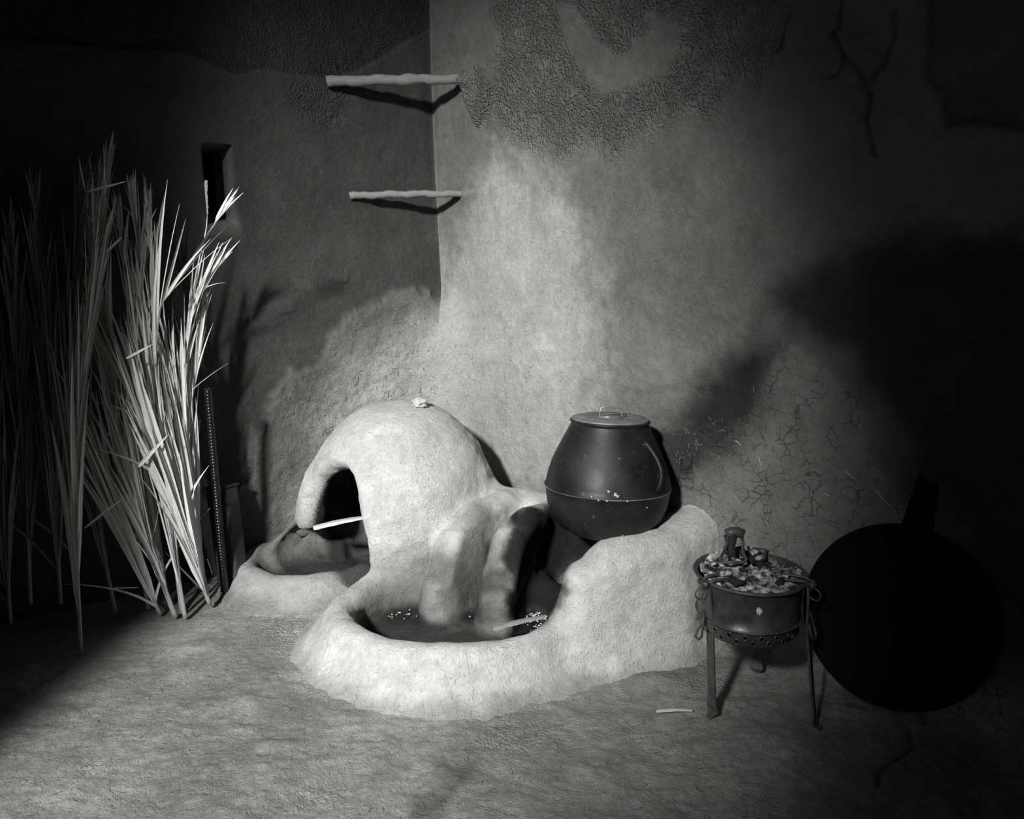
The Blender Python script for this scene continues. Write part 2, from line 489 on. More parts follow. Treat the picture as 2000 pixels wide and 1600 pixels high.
def wall_points(side, u, z, h):
    """the walls turn into each other with a radius that grows near the ground"""
    d = DL if side == 'L' else DR
    n = NL if side == 'L' else NR
    rho = 0.012 + 0.22 * (1 - sstep(0.95, 1.30, z))
    lean = 0.055 * (1 - sstep(0.3, 2.4, z))
    B = (NL + NR) / np.linalg.norm(NL + NR)
    kb = sstep(0, 0.12, u); nx_ = n[0] * kb + (NL[0] + NR[0]) * (1 - kb) * .75; ny_ = n[1] * kb + (NL[1] + NR[1]) * (1 - kb) * .75
    push = 0.65 * (np.sqrt(u * u + rho * rho) - u)
    f = np.exp(-u / 0.5)
    x = COR[0] + d[0] * u + nx_ * h + B[0] * push + lean * f
    y = COR[1] + d[1] * u + ny_ * h + B[1] * push
    return x, y

def join_h(h, u, z):
    k = sstep(0, 0.05, u) * sstep(1.08, 1.22, z) + sstep(0, .22, u) * (1 - sstep(1.08, 1.22, z))
    return h * k + (1 - k) * 0.024 * (1 - sstep(1.08, 1.22, z))

def build_wall(side, name, length, mat):
    st = 0.0085
    nu, nz = int(length / st) + 1, int(2.75 / st) + 1
    u1 = np.linspace(0, length, nu); z1 = np.linspace(-0.05, 2.70, nz)
    U, Z = np.meshgrid(u1, z1)
    h, tone, crack, rough = wall_height(side, U, Z)
    h = join_h(h, U, Z)
    x, y = wall_points(side, U, Z, h)
    V = np.stack([x, y, Z], -1).reshape(-1, 3)
    i = np.arange(nz - 1)[:, None] * nu + np.arange(nu - 1)[None, :]
    q = np.stack([i, i + 1, i + nu + 1, i + nu], -1).reshape(-1, 4)
    if side == 'L':
        q = q[:, ::-1]
        # open slot at the back of the niche
        q = q[~(h.reshape(-1)[q].max(1) < -0.172)]
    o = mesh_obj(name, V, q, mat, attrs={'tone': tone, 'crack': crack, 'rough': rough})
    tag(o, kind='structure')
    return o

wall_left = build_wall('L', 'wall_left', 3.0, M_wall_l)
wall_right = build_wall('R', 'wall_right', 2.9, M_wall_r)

# floor --------------------------------------------------------------------
def floor_h(x, y):
    h = 0.010 * fbm(x, y, 0, 2.6, 3, 101) + 0.011 * fbm(x, y * 1.6, 0, 8, 5, 103, .6) - 0.005 * np.abs(fbm(x, y * 1.4, 3, 24, 2, 107))
    far = sstep(2.3, 3.2, y)
    return h * (1 - 0.55 * far) - 0.004
def build_floor():
    st = 0.0075
    xs = np.arange(-2.6, 2.2, st); ys = np.arange(1.15, 4.2, st)
    X, Y = np.meshgrid(xs, ys)
    H = floor_h(X, Y)
    tone = 1 + 0.45 * fbm(X, Y, 0, 3.0, 5, 111, .6)
    wob = 0.05 * fbm(X, Y, 2, 8, 4, 115)
    def gp(px, py):
        a = at(px, py, 1.0); k = CAMH / (CAMH - a.z); return (a.x * k, k)
    for pl, s in (([(880, 1490), (930, 1470), (960, 1500), (910, 1540), (870, 1600), (800, 1600), (800, 1560), (860, 1540)], .45),
                  ([(860, 1490), (920, 1475), (930, 1500), (870, 1510)], .6)):
        d = poly_sd(X, Y, [gp(*p) for p in pl]) + wob
        tone = tone * (1 - (1 - s) * (1 - sstep(-0.05, 0.03, d)))
    for (px, py, sx, sy, hh) in ((480, 1370, .05, .04, .022), (545, 1455, .06, .025, .018), (515, 1495, .018, .014, .012), (470, 1420, .05, .02, .010),
                                 (350, 1270, .10, .06, .012), (420, 1260, .12, .07, .012), (1280, 1330, .10, .05, .01), (1450, 1440, .16, .06, .01)):
        c = gp(px, py)
        H = H + hh * np.exp(-(((X - c[0]) / sx) ** 2 + ((Y - c[1]) / sy) ** 2))
    # swept apron rising to the foot of the right-hand wall
    dw = (X - COR[0]) * NR[0] + (Y - COR[1]) * NR[1]
    H = H + 0.05 * np.exp(-np.clip(dw, 0, 9) / 0.05) * (X > 0.6)
    lip = line_d(X, Y, [gp(*p) for p in [(1640, 1385), (1700, 1395), (1780, 1400), (1800, 1425), (1880, 1430), (1930, 1410), (1960, 1350)]]) + np.abs(wob) * 0.3
    H = H + 0.016 * (1 - sstep(0.0, 0.05, lip))
    crk = 1 - sstep(0.002, 0.010, line_d(X, Y, [gp(*p) for p in [(1775, 1425), (1785, 1455), (1755, 1475), (1720, 1500), (1715, 1530)]]) + np.abs(wob) * 0.1)
    H = H - 0.01 * crk; tone = tone * (1 - .5 * crk)
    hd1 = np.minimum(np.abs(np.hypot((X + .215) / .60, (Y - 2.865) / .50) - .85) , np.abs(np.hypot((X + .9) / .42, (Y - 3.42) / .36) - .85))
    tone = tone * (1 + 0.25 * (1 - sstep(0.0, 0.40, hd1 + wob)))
    crack = 0.25 * sstep(0.7, 1.3, X)
    # footfall has roughened the floor near the camera
    rough = 0.35 * sstep(-0.1, 0.5, fbm(X, Y, 5, 3.5, 3, 131))
    nu = len(xs); nz = len(ys)
    V = np.stack([X, Y, H], -1).reshape(-1, 3)
    i = np.arange(nz - 1)[:, None] * nu + np.arange(nu - 1)[None, :]
    q = np.stack([i, i + 1, i + nu + 1, i + nu], -1).reshape(-1, 4)
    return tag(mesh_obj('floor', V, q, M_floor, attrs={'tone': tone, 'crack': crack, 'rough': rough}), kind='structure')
floor = build_floor()

# the rest of the room, outside the picture: partition beside the doorway keeps daylight off the left side
wb = MB(); wb.box((-3.46, 0.75, 1.8), (3.24, 0.28, 3.7)); tag(wb.build('wall_back', M_back, smooth=False), kind='structure')

# outdoors seen through the slit: bright chink between the jamb and a black sheet for the dark outside
x0, zt = on_wall('L', 395, 280); x1, zb = on_wall('L', 428, 436)
def wl(u, z, dep): return (COR[0] + DL[0] * u - NL[0] * dep, COR[1] + DL[1] * u - NL[1] * dep, z)

# ------------------------------------------------------------------ moulded clay hearth and oven (signed distances -> one skin)
def smin(a, b, k):
    h = np.clip(0.5 + 0.5 * (b - a) / k, 0, 1)
    return b * (1 - h) + a * h - k * h * (1 - h)
def smax(a, b, k): return -smin(-a, -b, k)

VS = 0.0085
gx = np.arange(-1.36, 1.06, VS, dtype=np.float32)
gy = np.arange(2.32, 4.05, VS, dtype=np.float32)
gz = np.arange(-0.06, 0.90, VS, dtype=np.float32)
GX, GY = np.meshgrid(gx, gy, indexing='ij')
X3 = GX[:, :, None]; Y3 = GY[:, :, None]; Z3 = gz[None, None, :]

def ridge(pts, rt, rb, zb=-0.08):
    """standing rounded clay ridge following a plan line; pts = (x, y, top height); rt, rb = half width at top and foot"""
    best = np.full(GX.shape, 1e9, np.float32); top = np.zeros(GX.shape, np.float32); wt = np.zeros(GX.shape, np.float32)
    # smooth blend of top height by inverse distance to segments
    for i in range(len(pts) - 1):
        a = pts[i]; b_ = pts[i + 1]
        ex, ey = b_[0] - a[0], b_[1] - a[1]
        t = np.clip(((GX - a[0]) * ex + (GY - a[1]) * ey) / (ex * ex + ey * ey + 1e-9), 0, 1)
        d = np.hypot(GX - a[0] - t * ex, GY - a[1] - t * ey)
        hz = a[2] + t * (b_[2] - a[2])
        w = 1 / (d ** 4 + 1e-6)
        top += hz * w; wt += w
        best = np.minimum(best, d)
    top = (top / wt)[:, :, None]; r = best[:, :, None]
    th = top - rt
    s = np.clip((Z3 - zb) / (th - zb), 0, 1)
    rad = rb + (rt - rb) * s
    dz = np.maximum(Z3 - th, 0)
    slope = (rb - rt) / np.maximum(th - zb, .05)
    return (np.hypot(r, dz) - rad) / np.sqrt(1 + slope ** 2)

def ellipse_ring(cx, cy, rx, ry, seg, r0, r1):
    """rim running round an ellipse; section is a tapering capsule from seg[0] to seg[1] in (outward, z)"""
    px, py = (GX - cx), (GY - cy)
    k0 = np.hypot(px / rx, py / ry); k1 = np.hypot(px / rx ** 2, py / ry ** 2)
    s = (k0 * (k0 - 1) / np.maximum(k1, 1e-3))[:, :, None]
    (ax, az), (bx, bz) = seg
    ex, ez = bx - ax, bz - az
    t = np.clip(((s - ax) * ex + (Z3 - az) * ez) / (ex * ex + ez * ez), 0, 1)
    return np.hypot(s - ax - t * ex, Z3 - az - t * ez) - (r0 + (r1 - r0) * t)

def ellipsoid(c, r, yaw=0, pitch=0):
    x = X3 - c[0]; y = Y3 - c[1]; z = Z3 - c[2]
    cs, sn = math.cos(yaw), math.sin(yaw)
    x, y = x * cs + y * sn, -x * sn + y * cs
    if pitch:
        cp, sp = math.cos(pitch), math.sin(pitch)
        x, z = x * cp + z * sp, -x * sp + z * cp
    k0 = np.sqrt((x / r[0]) ** 2 + (y / r[1]) ** 2 + (z / r[2]) ** 2)
    k1 = np.sqrt((x / r[0] ** 2) ** 2 + (y / r[1] ** 2) ** 2 + (z / r[2] ** 2) ** 2)
    return k0 * (k0 - 1) / np.maximum(k1, 1e-3)

# domed bread oven
DC = (-0.49, 3.50)
zt_ = np.array([-0.1, 0.0, 0.1, 0.2, 0.3, 0.4, 0.5, 0.6, 0.68, 0.74, 0.775, 0.80])
rt_ = np.array([0.48, 0.46, 0.45, 0.445, 0.44, 0.425, 0.39, 0.335, 0.275, 0.21, 0.14, 0.0])
R3 = np.interp(gz, zt_, rt_)[None, None, :]
dn = np.hypot(X3 - DC[0], (Y3 - DC[1]) / 1.0)
dome = (dn - R3) * 0.75
dome = np.maximum(dome, Z3 - 0.795)
inner = ellipsoid((DC[0] - 0.02, DC[1] - .02, 0.22), (0.36, 0.33, 0.42))
door = ellipsoid((-0.80, 3.16, 0.17), (0.31, 0.215, 0.43), yaw=math.radians(42), pitch=math.radians(-10))
ring = ellipse_ring(-0.90, 3.42, 0.27, 0.215, ((0, 0.055), (0.035, -0.03)), 0.055, 0.085)
oven = smax(dome, -inner, 0.03)
oven = smax(oven, -door, 0.05)
oven = smin(oven, ridge([(-0.865, 3.44, .50), (-0.96, 3.50, .25), (-1.12, 3.48, .12)], .050, .085), 0.08)
oven = smin(oven, smax(ring, -ellipsoid((-0.50, 3.56, 0.2), (0.30, 0.24, 0.4)), .02), 0.07)
oven = smax(oven, -ellipsoid((-0.86, 3.43, 0.12), (0.20, 0.15, 0.14)), 0.03)
oven_floor = ellipsoid((-0.78, 3.45, -0.03), (0.42, 0.30, 0.055))
oven = np.minimum(oven, oven_floor)
# fire bowl, pot rests and bench
bowl = ellipse_ring(-0.215, 2.865, 0.43, 0.345, ((0.0, 0.095), (0.055, -0.04)), 0.062, 0.09)
ash_floor = ellipsoid((-0.19, 2.90, -0.045), (0.47, 0.40, 0.075))
finA = ridge([(-0.04, 3.30, .45), (-0.17, 3.12, .455), (-0.235, 3.05, .37), (-0.285, 2.99, .20)], 0.065, 0.09)
finB = ridge([(0.16, 3.20, .44), (0.06, 3.04, .455), (-0.01, 2.96, .40), (-0.045, 2.91, .20)], 0.090, 0.115)
pillar = ridge([(0.27, 2.76, .36), (0.33, 2.77, .425), (0.42, 2.80, .44), (0.56, 2.84, .445), (0.68, 2.95, .475), (0.76, 3.08, .49)], 0.10, 0.175)
bench = ridge([(-0.20, 3.46, .43), (0.05, 3.40, .42), (0.40, 3.22, .41), (0.62, 3.08, .40)], 0.14, 0.18)
rest = smin(finA, bench, 0.06)
rest = smin(rest, finB, 0.05)
base_fill = ridge([(0.30, 3.02, .34), (0.50, 2.98, .36)], 0.12, 0.2)
rest = smin(rest, base_fill, 0.06)
rest = smin(rest, pillar, 0.06)
fire = np.minimum(ellipsoid((0.125, 2.93, 0.16), (0.085, 0.24, 0.33), yaw=math.radians(-25)), ellipsoid((0.24, 3.06, 0.20), (0.15, 0.14, 0.24)))
rest = smax(rest, -fire, 0.05)
hearth = smin(rest, bowl, 0.07)
inb = ellipsoid((-0.21, 2.865, 0.16), (0.345, 0.255, 0.16))
hearth = np.where(True, hearth, hearth)
hearth_all = np.minimum(hearth, ash_floor)
both = smin(hearth_all, oven, 0.06)
# surroundings shifted slightly back, to flare the clay on to wall and ground
wl_d = (X3 - COR[0]) * NL[0] + (Y3 - COR[1]) * NL[1]
wr_d = (X3 - COR[0]) * NR[0] + (Y3 - COR[1]) * NR[1]
plan = np.minimum(np.minimum(wl_d + 0.012, wr_d + 0.012), Z3 + 0.015 + 0 * X3)
nz3 = (0.012 * fbm(X3 + 0 * Z3, Y3 + 0 * Z3, Z3 + 0 * X3, 5.0, 2, 201) + 0.004 * fbm(X3 + 0 * Z3, Y3 + 0 * Z3, Z3 + 0 * X3, 22.0, 2, 205)).astype(np.float32)
field = smin(both + nz3, plan, 0.07).astype(np.float32)

def surface_nets(f):
    ins = f < 0
    nx, ny, nz_ = f.shape
    c = np.zeros((nx - 1, ny - 1, nz_ - 1), np.int8)
    corners = [(a, b_, d) for a in (0, 1) for b_ in (0, 1) for d in (0, 1)]
    for (a, b_, d) in corners: c += ins[a:nx - 1 + a, b_:ny - 1 + b_, d:nz_ - 1 + d]
    act = (c > 0) & (c < 8)
    idx = np.argwhere(act)
    ids = np.full(act.shape, -1, np.int64); ids[act] = np.arange(len(idx))
    acc = np.zeros((len(idx), 3)); cnt = np.zeros(len(idx))
    for A in corners:
        for ax in range(3):
            if A[ax]: continue
            Bc = list(A); Bc[ax] = 1
            fa = f[idx[:, 0] + A[0], idx[:, 1] + A[1], idx[:, 2] + A[2]]
            fb = f[idx[:, 0] + Bc[0], idx[:, 1] + Bc[1], idx[:, 2] + Bc[2]]
            k = (fa < 0) != (fb < 0)
            t = fa[k] / (fa[k] - fb[k])
            p = np.tile(np.array(A, float), (k.sum(), 1)); p[:, ax] += t
            acc[k] += p; cnt[k] += 1
    V = idx + acc / cnt[:, None]
    quads = []
    for ax in range(3):
        o1, o2 = [(1, 2), (2, 0), (0, 1)][ax]
        sl0 = [slice(1, -1)] * 3; sl1 = [slice(1, -1)] * 3
        sl0[ax] = slice(0, f.shape[ax] - 1); sl1[ax] = slice(1, f.shape[ax])
        a = ins[tuple(sl0)]; b_ = ins[tuple(sl1)]
        e = np.argwhere(a != b_)
        off = np.array([1, 1, 1]); off[ax] = 0
        e = e + off
        flip = ins[e[:, 0], e[:, 1], e[:, 2]]
        def cid(d1, d2):
            q = e.copy(); q[:, o1] -= d1; q[:, o2] -= d2
            return ids[q[:, 0], q[:, 1], q[:, 2]]
        Q = np.stack([cid(1, 1), cid(0, 1), cid(0, 0), cid(1, 0)], -1)
        Q[~flip] = Q[~flip][:, ::-1]
        quads.append(Q)
    return V, np.concatenate(quads)

SV, SQ = surface_nets(field)
SI = SV.copy()
SV = SV * VS + np.array([gx[0], gy[0], gz[0]])
def samp(arr, P):
    i = np.clip(np.round(P).astype(int), 0, np.array(field.shape) - 1)
    arr = np.broadcast_to(arr, field.shape)
    return arr[i[:, 0], i[:, 1], i[:, 2]]
pd = samp(plan, SI)
fc = SV[SQ].mean(1)
fpd = pd[SQ].max(1)
bothv = samp(both, SI)[SQ].min(1)
keep = (fpd > 0.003) & (bothv < 0.05) & (SQ.min(1) >= 0)
edge = (fc[:, 0] > gx[0] + .02) & (fc[:, 0] < gx[-1] - .02) & (fc[:, 1] > gy[0] + .02) & (fc[:, 1] < gy[-1] - .03) & (fc[:, 2] > gz[0] + .02)
bw = samp(np.minimum(wl_d, wr_d), SI)[SQ].max(1)
keep &= edge & (bw > -0.012)
SQ = SQ[keep]; fc = fc[keep]
# regions of the skin
names = ['oven_dome', 'oven_rim', 'oven_floor', 'bowl_rim', 'ash_floor', 'pot_rest_a', 'pot_rest_b', 'pillar', 'bench']
fi = SI[SQ].mean(1)
inner_or_dome = samp(smax(smax(dome, -inner, .03), -door, .05), fi)
cand = np.stack([inner_or_dome, samp(ring, fi), samp(oven_floor, fi) , samp(bowl, fi), samp(ash_floor, fi), samp(finA, fi), samp(finB, fi), samp(pillar, fi), np.minimum(samp(bench, fi), samp(base_fill, fi))], 1)
reg = cand.argmin(1)
def comps(faces):
    u, inv = np.unique(faces, return_inverse=True); inv = inv.reshape(-1, 4)
    lab = np.arange(len(u))
    for _ in range(600):
        m_ = lab[inv].min(1); new = lab.copy()
        for c_ in range(4): np.minimum.at(new, inv[:, c_], m_)
        new = new[new]
        if (new == lab).all(): break
        lab = new
    return lab[inv[:, 0]]
for _pass in range(3):
    order = cand.argsort(1)
    for k in range(9):
        ix = np.where(reg == k)[0]
        if not len(ix): continue
        l_ = comps(SQ[ix]); vals, cnts = np.unique(l_, return_counts=True)
        bad = ix[l_ != vals[cnts.argmax()]]
        reg[bad] = np.where(order[bad, 0] == k, order[bad, 1], order[bad, 0])
# colour: soot and ash keep their own shapes; oven rim has painted shade
xv, yv, zv = SV[:, 0], SV[:, 1], SV[:, 2]
tone = 0.97 + 0.16 * fbm(xv, yv, zv, 5, 4, 221) + 0.10 * fbm(xv, yv, zv, 26, 3, 222)
wob = fbm(xv, yv, zv, 9, 4, 231)
def blot(c, r, depth, soft=0.35):
    q = np.sqrt(((xv - c[0]) / r[0]) ** 2 + ((yv - c[1]) / r[1]) ** 2 + ((zv - c[2]) / r[2]) ** 2) + 0.35 * wob
    return 1 - depth * (1 - sstep(1 - soft, 1 + soft * 0.6, q))
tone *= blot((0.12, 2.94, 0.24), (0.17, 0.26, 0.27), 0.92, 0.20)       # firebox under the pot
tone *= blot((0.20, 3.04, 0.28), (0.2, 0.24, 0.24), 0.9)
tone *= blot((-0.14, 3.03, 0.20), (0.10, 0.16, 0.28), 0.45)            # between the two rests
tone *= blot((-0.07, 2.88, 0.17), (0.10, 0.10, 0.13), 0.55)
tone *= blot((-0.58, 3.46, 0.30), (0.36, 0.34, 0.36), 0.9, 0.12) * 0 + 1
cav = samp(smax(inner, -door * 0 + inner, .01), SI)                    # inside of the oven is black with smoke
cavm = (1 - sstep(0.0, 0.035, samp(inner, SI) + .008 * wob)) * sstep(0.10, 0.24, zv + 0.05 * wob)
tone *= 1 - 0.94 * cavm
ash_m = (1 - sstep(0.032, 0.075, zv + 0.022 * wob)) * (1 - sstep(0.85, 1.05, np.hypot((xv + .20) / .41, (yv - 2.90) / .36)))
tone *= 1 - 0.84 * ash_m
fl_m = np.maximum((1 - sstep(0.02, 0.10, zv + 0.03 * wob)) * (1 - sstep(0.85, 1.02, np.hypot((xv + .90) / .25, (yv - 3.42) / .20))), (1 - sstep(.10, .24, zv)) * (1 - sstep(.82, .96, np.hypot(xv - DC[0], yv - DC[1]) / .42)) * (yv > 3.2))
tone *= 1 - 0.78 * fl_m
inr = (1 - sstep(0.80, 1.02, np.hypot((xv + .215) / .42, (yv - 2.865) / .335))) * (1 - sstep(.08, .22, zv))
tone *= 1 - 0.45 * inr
tone *= np.where(samp(ring, SI) < 0.03, 0.72, 1.0)  # rim darkened in place of shade thrown by fronds and tube
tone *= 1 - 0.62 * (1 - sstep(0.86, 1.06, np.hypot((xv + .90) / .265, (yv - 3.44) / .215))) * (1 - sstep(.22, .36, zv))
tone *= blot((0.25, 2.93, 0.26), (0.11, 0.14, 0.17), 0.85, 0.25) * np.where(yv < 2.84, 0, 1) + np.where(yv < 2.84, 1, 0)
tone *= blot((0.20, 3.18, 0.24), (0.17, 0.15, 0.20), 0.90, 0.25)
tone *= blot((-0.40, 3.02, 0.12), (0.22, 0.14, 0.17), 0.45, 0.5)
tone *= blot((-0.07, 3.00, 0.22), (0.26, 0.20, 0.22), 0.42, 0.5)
# the foot of the clay is soiled by the earth floor
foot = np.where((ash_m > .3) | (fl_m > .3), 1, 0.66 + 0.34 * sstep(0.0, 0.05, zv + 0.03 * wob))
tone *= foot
tone = np.clip(tone, 0.03, 1.6)
crackv = 0.0 * xv

def skin(name, k, m, parent, label=None):
    sel = np.isin(reg, k)
    q = SQ[sel]
    if not len(q): return None
    u, inv = np.unique(q, return_inverse=True)
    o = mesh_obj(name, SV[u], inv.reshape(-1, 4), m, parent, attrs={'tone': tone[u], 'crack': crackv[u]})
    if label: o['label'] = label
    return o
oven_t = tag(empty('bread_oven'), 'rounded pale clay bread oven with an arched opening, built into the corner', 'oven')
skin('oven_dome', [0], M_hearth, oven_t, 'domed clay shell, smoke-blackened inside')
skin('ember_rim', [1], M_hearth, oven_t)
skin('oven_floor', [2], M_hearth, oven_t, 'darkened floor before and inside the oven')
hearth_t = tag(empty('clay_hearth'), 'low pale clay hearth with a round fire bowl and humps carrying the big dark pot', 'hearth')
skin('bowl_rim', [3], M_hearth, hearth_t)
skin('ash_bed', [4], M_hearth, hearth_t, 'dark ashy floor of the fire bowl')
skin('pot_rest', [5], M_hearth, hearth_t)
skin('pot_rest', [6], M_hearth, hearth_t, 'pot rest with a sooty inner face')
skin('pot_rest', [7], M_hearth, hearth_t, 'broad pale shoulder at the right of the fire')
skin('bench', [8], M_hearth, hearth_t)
del field, nz3

# ------------------------------------------------------------------ sticks across the corner
def stick(a, b_, r0, r1, label, bend, n=26, knots=()):
    a = Vector(a); b_ = Vector(b_)
    t = empty('shelf_pole', a); tag(t, label, 'stick', 'mortared poles across the corner')
    mb = MB(); P = []; R = []
    for i in range(n):
        s = i / (n - 1)
        p = a.lerp(b_, s) + Vector((0, 0, bend * math.sin(math.pi * s) + 0.0025 * math.sin(s * 23) + .0015 * math.sin(s * 61)))
        r = r0 + (r1 - r0) * s + 0.0012 * math.sin(s * 37 + 1)
        for kn in knots: r += 0.004 * math.exp(-((s - kn) / 0.015) ** 2)
        P.append(p - a); R.append(r)
    mb.tube(P, R, 12)
    mb.build('pole', M_wood, t)
    return t
def wall_pt(side, px, py, into=0.0):
    u, z = on_wall(side, px, py); d_ = DL if side == 'L' else DR; n_ = NL if side == 'L' else NR
    return Vector((COR[0] + d_[0] * u - n_[0] * into, COR[1] + d_[1] * u - n_[1] * into, z))
pa = wall_pt('L', 634, 161, -.022); pb = wall_pt('R', 926, 155, .01)
stick(pa, pb, 0.023, 0.020, 'thick upper wooden pole spanning the corner near the top of the wall', 0.004, knots=(.52, .56))
pa2 = wall_pt('L', 680, 383, -.016); pb2 = wall_pt('R', 906, 379, .01)
stick(pa2, pb2, 0.0165, 0.015, 'thinner lower wooden pole spanning the corner beneath the thicker one', 0.004)

# ------------------------------------------------------------------ daylight chink behind the slit
wn = empty('window_1'); tag(wn, kind='structure')
mb = MB()
lp = []
NS = 26
ux, zt2 = on_wall('L', 394, 350); uy, zb2 = on_wall('L', 404, 432)
def slit_pt(px, py, dep):
    # point on a plane parallel to the wall, dep behind it, seen at that place
    a = at(px, py, 1.0); v = np.array(a) - np.array([0, 0, CAMH])
    k = (COR @ NL - dep) / (v[:2] @ NL)
    p = v * k; return Vector((p[0], p[1], CAMH + p[2]))
rl = [398.2 + 1.0 * rnd.uniform(-1, 1) for i in range(NS)]; rr = []
for i in range(NS):
    s = i / (NS - 1)
    rr.append(405 + 2.0 * s + rnd.uniform(-1.3, 1.3) * (1 if s < .95 else 0))
v = []; f = []
for i in range(NS):
    s = i / (NS - 1); py = 352 + 80 * s
    l = 400 - 3.5 * math.sin(math.pi * min(1, s * 1.1)) + (4.5 * max(0, s - .8) / .2) + rnd.uniform(-.6, .6)
    v += [slit_pt(l, py, 0.235), slit_pt(max(l + .5, rr[i] - (2 if s > .97 else 0)), py, 0.235)]
for i in range(NS - 1): f.append([2 * i, 2 * i + 1, 2 * i + 3, 2 * i + 2])
mesh_obj('daylight_gap', v, f, M_sky, wn, smooth=False)
mb.v = []; mb.f = []
cc = [slit_pt(385, 262, 0.245), slit_pt(440, 262, 0.245), slit_pt(440, 455, 0.245), slit_pt(385, 455, 0.245)]
back = [p + Vector((-NL[0] * .05, -NL[1] * .05, 0)) for p in cc]
mb.add(cc + back, [[0, 1, 2, 3], [4, 7, 6, 5], [0, 4, 5, 1], [1, 5, 6, 2], [2, 6, 7, 3], [3, 7, 4, 0]])
mb.build('dark_backing', M_pan, wn, smooth=False)  # black sheet standing in for the unlit passage outside

# ------------------------------------------------------------------ big pot
pot_c = at(1183, 1000, 2.96)
PZ = 0.385
pot = empty('cooking_pot', (pot_c.x, 2.96, PZ), (math.radians(-4), math.radians(1.5), 0))
tag(pot, 'big soot-blackened bulging cooking pot with a flat lid, sitting on the clay hearth', 'pot')
prof = [(0.0, 0.0), (0.08, 0.002), (0.135, 0.012), (0.175, 0.035), (0.207, 0.075), (0.226, 0.12), (0.234, 0.165), (0.236, 0.185), (0.2395, 0.1885), (0.2395, 0.1935), (0.236, 0.197), (0.233, 0.215),
        (0.226, 0.245), (0.213, 0.285), (0.195, 0.325), (0.176, 0.365), (0.158, 0.40), (0.146, 0.425), (0.144, 0.432), (0.150, 0.436), (0.150, 0.441), (0.143, 0.443), (0.136, 0.436), (0.134, 0.42)]
mb = MB(); mb.lathe(prof, 96, wob=lambda a, z: 0.006 * math.sin(a * 3 + z * 9) + 0.003 * math.sin(a * 7 + 2 + z * 31))
mb.build('body', M_pot, pot)
mb = MB(); mb.ring((0, 0, 0.191), 0.2390, 0.0018, seg=96, sub=6); mb.build('seam', M_lid, pot)
mb = MB(); lp = [(0.0, 0.452), (0.03, 0.452), (0.035, 0.449), (0.075, 0.449), (0.082, 0.453), (0.118, 0.455), (0.126, 0.449), (0.139, 0.450), (0.144, 0.447), (0.144, 0.441), (0.13, 0.437), (0, 0.437)]
mb.lathe(lp, 72, wob=lambda a, z: 0.006 * math.sin(a * 2 + 1)); lid = mb.build('lid', M_lid, pot)
mb = MB()
hp = [(-.042, -.01, .448), (-.041, -.01, .470), (-.036, -.012, .487), (-.03, -.012, .490), (.03, -.012, .490), (.036, -.012, .487), (.041, -.01, .470), (.042, -.01, .448)]
mb.tube(hp, 0.0028, 8); mb.build('lid_handle', M_wire, lid)
mb = MB(); mb.tube([(-.042, -.012, .4525), (.0, -.014, .4535), (.042, -.012, .4525)], 0.004, 6); mb.build('handle_clip', M_wire, lid)
def pot_loop(name, ang):
    mb = MB(); P = []; R = []
    for i in range(18):
        s = i / 17
        z = 0.385 - 0.175 * s
        rr_ = np.interp(z, [p[1] for p in prof[5:18]], [p[0] for p in prof[5:18]])
        rr_ = rr_ + 0.030 * math.sin(math.pi * s) ** 0.7 - 0.004
        a = ang + 0.06 * math.sin(math.pi * s)
        P.append(Vector((rr_ * math.cos(a), rr_ * math.sin(a), z))); R.append(0.008 + 0.002 * math.sin(math.pi * s))
    mb.tube(P, R, 10); return mb.build(name, M_pot, pot)
mb = MB(); rr_ = random.Random(77)
for (adeg, z_, s_) in ((-96, .222, .006), (-90, .212, .008), (-88, .207, .006), (-97, .190, .004), (-80, .190, .004), (-104, .19, .004), (-60, .16, .004), (-72, .045, .008), (-78, .05, .006), (-110, .20, .003)):
    a_ = math.radians(adeg); r_ = float(np.interp(z_, [p[1] for p in prof[:18]], [p[0] for p in prof[:18]])) + .0022
    c_ = Vector((r_ * math.cos(a_), r_ * math.sin(a_), z_)); e_ = Vector((-math.sin(a_), math.cos(a_), 0))
    pts_ = [c_ + (e_ * math.cos(k) + Vector((0, 0, 1)) * math.sin(k)) * s_ * rr_.uniform(.5, 1.1) for k in [i * math.pi / 4 for i in range(8)]]
    mb = MB(); mb.add(pts_, [list(range(8))]); mb.build('enamel_chip', M_ash, pot, smooth=False)
pot_loop('handle', math.radians(-48)); pot_loop('handle', math.radians(132))

# ------------------------------------------------------------------ crumpled lump on the oven
def lump(name, c, r, m, seed, parent=None, jag=0.45, sq=(1, 1, 1), sub=3, rot=0.0):
    import bmesh
    bm = bmesh.new(); bmesh.ops.create_icosphere(bm, subdivisions=sub, radius=1.0)
    P = np.array([v_.co[:] for v_ in bm.verts])
    n_ = fbm(P[:, 0] + seed, P[:, 1], P[:, 2], 1.3, 3, seed) * jag * 1.6
    n2 = np.abs(fbm(P[:, 0], P[:, 1] + seed, P[:, 2], 3.0, 2, seed + 5)) * jag * 0.6
    P = P * (1 + n_ - n2)[:, None] * np.array(sq) * r
    cr, sr = math.cos(rot), math.sin(rot)
    P = np.stack([P[:, 0] * cr - P[:, 1] * sr, P[:, 0] * sr + P[:, 1] * cr, P[:, 2]], 1)
    fs = [[v_.index for v_ in f_.verts] for f_ in bm.faces]; bm.free()
    o = mesh_obj(name, P, fs, m, parent)
    o.location = c
    return o
o = lump('clay_lump', at(820, 789, 3.44), 0.040, M_stone, 11, sq=(1.0, .8, .62), jag=.5)
tag(o, 'small pale crumpled lump lying on top of the oven dome', 'lump')

